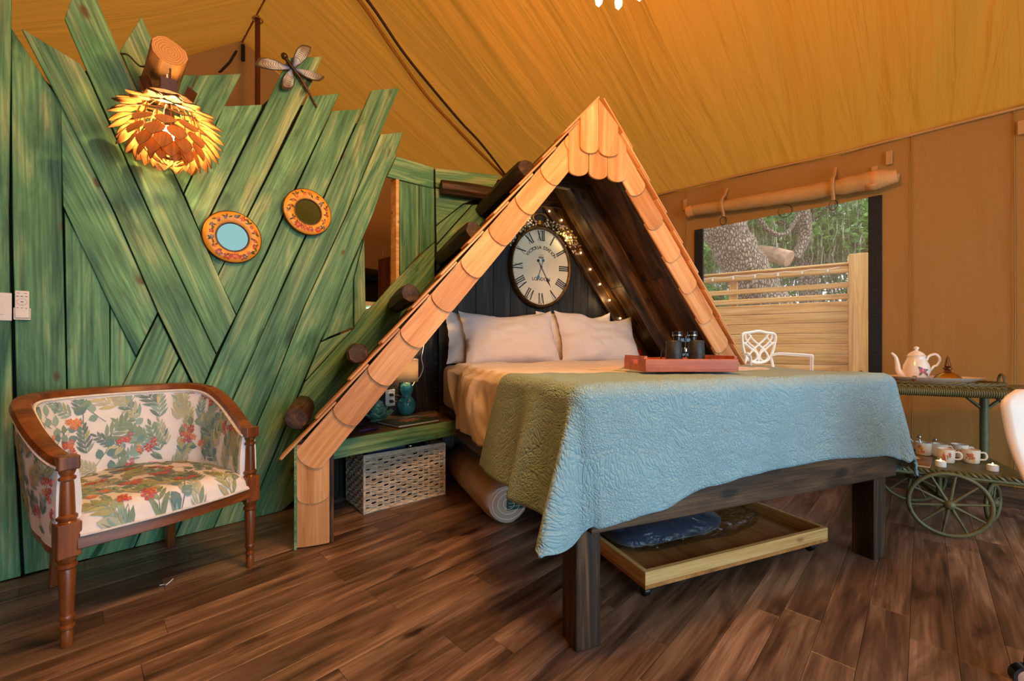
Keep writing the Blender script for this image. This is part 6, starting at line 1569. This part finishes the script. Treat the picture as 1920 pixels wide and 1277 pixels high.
for x_ in (x0.x + .02, x1.x - .02):
    for y_ in (-.34, .03): q = MB(); q.tube([(x_, y_, 0), (x_, y_, z0 - .02)], .014, 8); build(q, 'leg', WHITEM, gc, smooth=60)

# trees
BARK, nt_, b0 = newmat('oak_bark'); tcx = nt_.nodes.new('ShaderNodeTexCoord'); mpx = nt_.nodes.new('ShaderNodeMapping'); mpx.inputs['Scale'].default_value = (26, 26, 12); vo = nt_.nodes.new('ShaderNodeTexVoronoi'); vo.feature = 'DISTANCE_TO_EDGE'; vo.inputs['Scale'].default_value = 1
nt_.links.new(tcx.outputs['Object'], mpx.inputs['Vector']); nt_.links.new(mpx.outputs[0], vo.inputs['Vector']); cr = nt_.nodes.new('ShaderNodeValToRGB'); cr.color_ramp.elements[0].color = C(58, 48, 42); cr.color_ramp.elements[1].color = C(186, 168, 152); cr.color_ramp.elements[1].position = .28
nt_.links.new(vo.outputs['Distance'], cr.inputs['Fac']); nt_.links.new(cr.outputs['Color'], b0.inputs['Base Color']); b0.inputs['Roughness'].default_value = .9
bpx = nt_.nodes.new('ShaderNodeBump'); bpx.inputs['Distance'].default_value = .03; nt_.links.new(vo.outputs['Distance'], bpx.inputs['Height']); nt_.links.new(bpx.outputs['Normal'], b0.inputs['Normal'])
def leafmat(name, c1, c2):
    m, nt, b = newmat(name); oi = nt.nodes.new('ShaderNodeTexNoise'); oi.inputs['Scale'].default_value = 9
    tcx = nt.nodes.new('ShaderNodeTexCoord'); nt.links.new(tcx.outputs['Object'], oi.inputs['Vector'])
    cr = nt.nodes.new('ShaderNodeValToRGB'); cr.color_ramp.elements[0].color = c1; cr.color_ramp.elements[1].color = c2; cr.color_ramp.elements[0].position = .35; cr.color_ramp.elements[1].position = .65
    nt.links.new(oi.outputs['Fac'], cr.inputs['Fac']); nt.links.new(cr.outputs['Color'], b.inputs['Base Color']); b.inputs['Roughness'].default_value = .5
    t = nt.nodes.new('ShaderNodeBsdfTranslucent'); nt.links.new(cr.outputs['Color'], t.inputs['Color']); mx = nt.nodes.new('ShaderNodeMixShader'); mx.inputs[0].default_value = .35
    nt.links.new(b.outputs[0], mx.inputs[1]); nt.links.new(t.outputs[0], mx.inputs[2]); nt.links.new(mx.outputs[0], nt.nodes['Material Output'].inputs['Surface']); return m
LEAFA = leafmat('oak_leaves', C(60, 124, 56), C(150, 206, 110)); LEAFB = leafmat('hedge_leaves', C(80, 140, 80), C(176, 214, 146)); MOSS = leafmat('spanish_moss', C(120, 124, 104), C(196, 198, 176))
def foliage(clumps, n, size, seed):
    R_ = random.Random(seed); q = MB()
    for k in range(n):
        c, r_ = R_.choice(clumps); d = Vector((R_.gauss(0, 1), R_.gauss(0, 1), R_.gauss(0, 1))).normalized() * r_ * (R_.random() ** .45)
        p = Vector(c) + Vector((d.x, d.y, d.z * .8)); a = Vector((R_.gauss(0, 1), R_.gauss(0, 1), R_.gauss(0, .6))).normalized(); b = a.orthogonal().normalized()
        b = Matrix.Rotation(R_.random() * 6.28, 3, a) @ b; s_ = size * R_.uniform(.6, 1.3)
        q.add([p - a * s_, p + b * s_ * .45, p + a * s_, p - b * s_ * .45], [(0, 1, 2, 3)])
    return q
def moss(anchors, n, seed, L0=.5):
    R_ = random.Random(seed); q = MB()
    for k in range(n):
        c, r_ = R_.choice(anchors); p = Vector(c) + Vector((R_.uniform(-r_, r_), R_.uniform(-r_, r_), R_.uniform(-r_ * .6, r_ * .3))); L_ = L0 * R_.uniform(.4, 1.4); w_ = R_.uniform(.004, .012)
        pts = [p + Vector((R_.uniform(-.03, .03), R_.uniform(-.03, .03), -L_ * t)) for t in (0, .33, .66, 1)]
        q.tube(pts, [w_, w_ * 1.5, w_, .001], 3)
    return q
def tree(name, label, base, trunk, rad, branches, clumps, nleaf, leafm, seed, moss_n=0, lsize=.06, group=None):
    t = thing(name, label, 'tree', T(*base), group); b = Vector(base)
    q = MB(); tp_ = catmull([Vector(p) - b for p in trunk], 8); q.tube(tp_, [lerp(rad[0], rad[1], k / (len(tp_) - 1)) * (1 + .05 * math.sin(k * 1.7)) for k in range(len(tp_))], 18); build(q, 'trunk', BARK, t, smooth=60)
    for pts, r0, r1 in branches:
        pc = catmull([Vector(p) - b for p in pts], 7); q = MB(); q.tube(pc, [lerp(r0, r1, k / (len(pc) - 1)) for k in range(len(pc))], 8); build(q, 'branch', BARK, t, smooth=60)
    cl = [(Vector(c) - b, r_) for c, r_ in clumps]
    stuff(build(foliage(cl, nleaf, lsize, seed), 'foliage', leafm, t, fix=False))
    if moss_n: stuff(build(moss(cl, moss_n, seed + 1), 'spanish_moss', MOSS, t, fix=False, smooth=60))
    return t
def wp(px, py, y_): r_ = ray(px, py); return CAM + r_ * y_
oak = tree('live_oak', 'thick leaning oak trunk with furrowed bark beyond the fence', wp(1530, 745, 7.0), [wp(1530, 760, 7.0), wp(1440, 580, 7.0), wp(1395, 500, 7.0), wp(1352, 420, 7.0), wp(1290, 300, 7.0), wp(1230, 170, 7.1)], (.36, .30),
     [([wp(1330, 380, 7.0), wp(1400, 300, 7.4), wp(1500, 250, 7.8), wp(1620, 230, 8)], .16, .06), ([wp(1390, 330, 7.3), wp(1430, 420, 7.5), wp(1470, 440, 7.6), wp(1500, 400, 7.6)], .05, .03), ([wp(1440, 290, 7.5), wp(1500, 380, 7.8), wp(1510, 440, 7.9), wp(1490, 485, 7.9)], .11, .09)],
     [(wp(1400, 330, 7.6), .7), (wp(1520, 290, 7.8), .8), (wp(1330, 480, 7.8), .35), (wp(1590, 320, 8), .7), (wp(1420, 420, 8.0), .3), (wp(1330, 560, 7.8), .3)], 3000, LEAFA, 3, 200)
q = MB(); q.lathe([(.0, .0), (.14, .0), (.15, .03), (.14, .3), (.10, .6)], 18); o = build(q, 'cut_limb', plain('cut_wood', C(206, 166, 140), .8, var=.25, scale=12, bump=.4), oak, oak.matrix_world.inverted() @ axis_m(wp(1480, 486, 7.65), Vector((-.5, .75, .45))), smooth=50); o['label'] = 'pinkish sawn limb stub'
tree('oak_tree', 'leafy oak with hanging grey moss in the middle distance behind the fence', wp(1530, 640, 9.5) - Vector((0, 0, .6)), [wp(1530, 690, 9.5), wp(1512, 480, 9.5), wp(1505, 400, 9.5), wp(1490, 300, 9.5)], (.22, .15),
     [([wp(1505, 420, 9.5), wp(1560, 380, 9.3), wp(1640, 330, 9.2)], .12, .05), ([wp(1508, 440, 9.5), wp(1450, 410, 9.4), wp(1400, 380, 9.3)], .09, .04), ([wp(1640, 480, 9), wp(1590, 450, 9), wp(1545, 440, 9.1)], .05, .03)],
     [(wp(1420, 400, 9.6), .8), (wp(1560, 400, 9.4), .8), (wp(1620, 440, 9.0), .7), (wp(1460, 350, 9.6), 1.0), (wp(1600, 350, 9.4), 1.0), (wp(1540, 450, 9.2), .5)], 5200, LEAFA, 8, 420, .075)
for k, (px, py, y_, s_, lab) in enumerate(((1385, 500, 11, 1.5, 'pale green bush glimpsed left of the leaning trunk'), (1500, 500, 11.5, 1.6, 'broad pale bush low behind the fence middle'), (1600, 470, 10.5, 1.3, 'bright green bush behind the fence by the corner post'), (1450, 380, 13.5, 2.2, 'tall hazy thicket far behind the leaning oak'), (1620, 370, 13, 2.2, 'tall hazy thicket far behind at the window right'), (1330, 430, 13, 2.0, 'tall hazy thicket far behind at the window left'))):
    c = wp(px, py, y_); R2 = random.Random(k + 40)
    t = thing('bush', lab, 'bush', T(c.x, c.y, 0), 'bushes behind the fence'); cl = [(Vector((R2.uniform(-s_, s_), R2.uniform(-.5, .5), c.z + R2.uniform(-s_, s_ * .6))), s_ * .55) for j in range(9)]
    q = MB()
    for cc, _ in cl[:4]: q.tube(catmull([Vector((R2.uniform(-.1, .1), 0, 0)), Vector((cc.x * .3, cc.y * .3, cc.z * .5)), cc], 5), [.05 - .035 * j / 10 for j in range(11)], 6)
    build(q, 'stems', BARK, t, smooth=60); stuff(build(foliage(cl, 3400, .08, k + 60), 'foliage', LEAFB if k % 2 else LEAFA, t, fix=False)); stuff(build(moss(cl, 260, k + 80, .8), 'spanish_moss', MOSS, t, fix=False, smooth=60))
# fence seen through the far little window
F2Y = (TENTi @ hit(702, 555, TENT @ Vector((GX - .8, 0, 0)), W)).y
f2 = thing('slat_fence', 'wooden slat fence seen through the small window beyond the board wall', 'fence', TENT @ T(GX - .8, F2Y, 0))
for k in range(9): q = MB(); q.box(-.012, .012, -.9, .9, 0, .085); build(q, 'slat', FENCE, f2, T(0, 0, .5 + k * .125))
for y_ in (-.8, .8): q = MB(); q.box(.013, .05, y_ - .04, y_ + .04, 0, 1.62); build(q, 'post', FENCE, f2)
c = TENT @ Vector((GX - 2.6, F2Y + .7, 0)); t = thing('bush', 'green bush behind the slat fence of the small far window', 'bush', T(c.x, c.y, 0))
cl = [(Vector((R.uniform(-1, 1), R.uniform(-.6, .6), R.uniform(.5, 2.6))), .6) for j in range(9)]; q = MB(); q.tube([(0, 0, 0), (.1, 0, 1.0), (0, .1, 2.0)], [.05, .04, .02], 6); build(q, 'stems', BARK, t, smooth=60)
stuff(build(foliage(cl, 1800, .07, 5), 'foliage', LEAFB, t, fix=False))
# small framed cabinet behind the gap
p = TENTi @ hit(735, 520, TENT @ Vector((-3.6, 0, 0)), W)
cbt = thing('wall_cabinet', 'narrow warm wooden cabinet glimpsed through the gap behind the green boards', 'cabinet', TENT @ T(-3.6, p.y, p.z))
q = MB(); q.box(-.10, .10, -.09, .16, -.17, .17); build(q, 'body', CHAIRZ, cbt, bevel=.004)
q = MB(); q.box(.101, .115, -.08, .15, .12, .16); q.box(.101, .115, -.08, .15, -.16, -.12); q.box(.101, .115, -.08, -.04, -.12, .12); q.box(.101, .115, .11, .15, -.12, .12); build(q, 'door_frame', PINE, cbt)
q = MB(); q.box(-.10, .10, -.09, .16, -p.z + .002, -.172); build(q, 'stand', CHAIRZ, cbt)

# ================================================================== CHANDELIER OVER THE BED FOOT
CHP = Vector((.30, 1.16, 0)); CZ = 1.965
ch = thing('chandelier', 'brass chandelier whose lit glass drops just show at the top picture edge', 'chandelier', T(CHP.x, CHP.y, CZ))
GOLD = plain('gilt_brass', C(196, 150, 70), .25, .9, var=.1)
q = MB(); q.tube([(.16 * math.cos(2 * PI * k / 40), .16 * math.sin(2 * PI * k / 40), .16) for k in range(40)], .007, 8, True); q.tube([(.09 * math.cos(2 * PI * k / 30), .09 * math.sin(2 * PI * k / 30), .06) for k in range(30)], .005, 6, True); build(q, 'ring', GOLD, ch, smooth=60)
rz0 = roofz((TENTi @ CHP).y) - .06
q = MB(); q.tube([(0, 0, .42), (0, 0, rz0 - CZ)], .006, 6); build(q, 'suspension_rod', GOLD, ch)
q = MB(); q.lathe([(.012, .42), (.03, .38), (.015, .33), (.035, .26), (.018, .18), (.03, .12), (.0, .09)], 20); build(q, 'stem', GOLD, ch, smooth=50)
DROP = plain('glass_drop', (1, .86, .6, 1), .15, emit=(1, .70, .32, 1), es=3.0)  # emission puts the bulbs' glow into the glass itself
cme = MB().lathe([(.0, 0), (.010, .012), (.012, .024), (.006, .044), (.0, .052)], 8).mesh('drop'); cme.materials.append(DROP)
for k in range(12): a = 2 * PI * k / 12 + .1; link('drop', cme, None, ch, T(.16 * math.cos(a), .16 * math.sin(a), .10))
for k in range(9): a = 2 * PI * k / 9; link('drop', cme, None, ch, T(.09 * math.cos(a), .09 * math.sin(a), .002))
CBULB = plain('candle_bulb', (1, .85, .6, 1), .3, emit=(1, .70, .34, 1), es=30)
for k in range(6):
    a = 2 * PI * k / 6 + .3; x_, y_ = math.cos(a), math.sin(a); q = MB(); q.tube(catmull([(x_ * .02, y_ * .02, .2), (x_ * .10, y_ * .10, .13), (x_ * .2, y_ * .2, .16), (x_ * .22, y_ * .22, .22)], 5), .006, 6); q.lathe([(.018, .22), (.02, .226), (.011, .23), (.011, .29)], 12, T(x_ * .22, y_ * .22, 0)); ar = build(q, 'arm', GOLD, ch, smooth=50)
    q = MB(); q.lathe([(.008, .29), (.016, .31), (.012, .335), (.0, .37)], 12, T(x_ * .22, y_ * .22, 0)); build(q, 'bulb', CBULB, ar, smooth=60)
light('chandelier_light', 'POINT', (CHP.x, CHP.y, CZ + .40), 145, (1, .48, .12), .20)

# scrap of plastic on the floor
p = onz(310, 1099, 0.001); q = MB()
q.tube(catmull([(-.022, 0, .003), (-.006, .006, .004), (.006, -.004, .007), (.016, .008, .016), (.020, .016, .022)], 5), [.004 - .002 * k / 20 for k in range(21)], 5, flat=.5)
tag(build(q, 'plastic_scrap', WHITEP, None, T(p.x, p.y, .001), smooth=60), 'tiny scrap of white plastic lying on the floor before the settee', 'scrap')
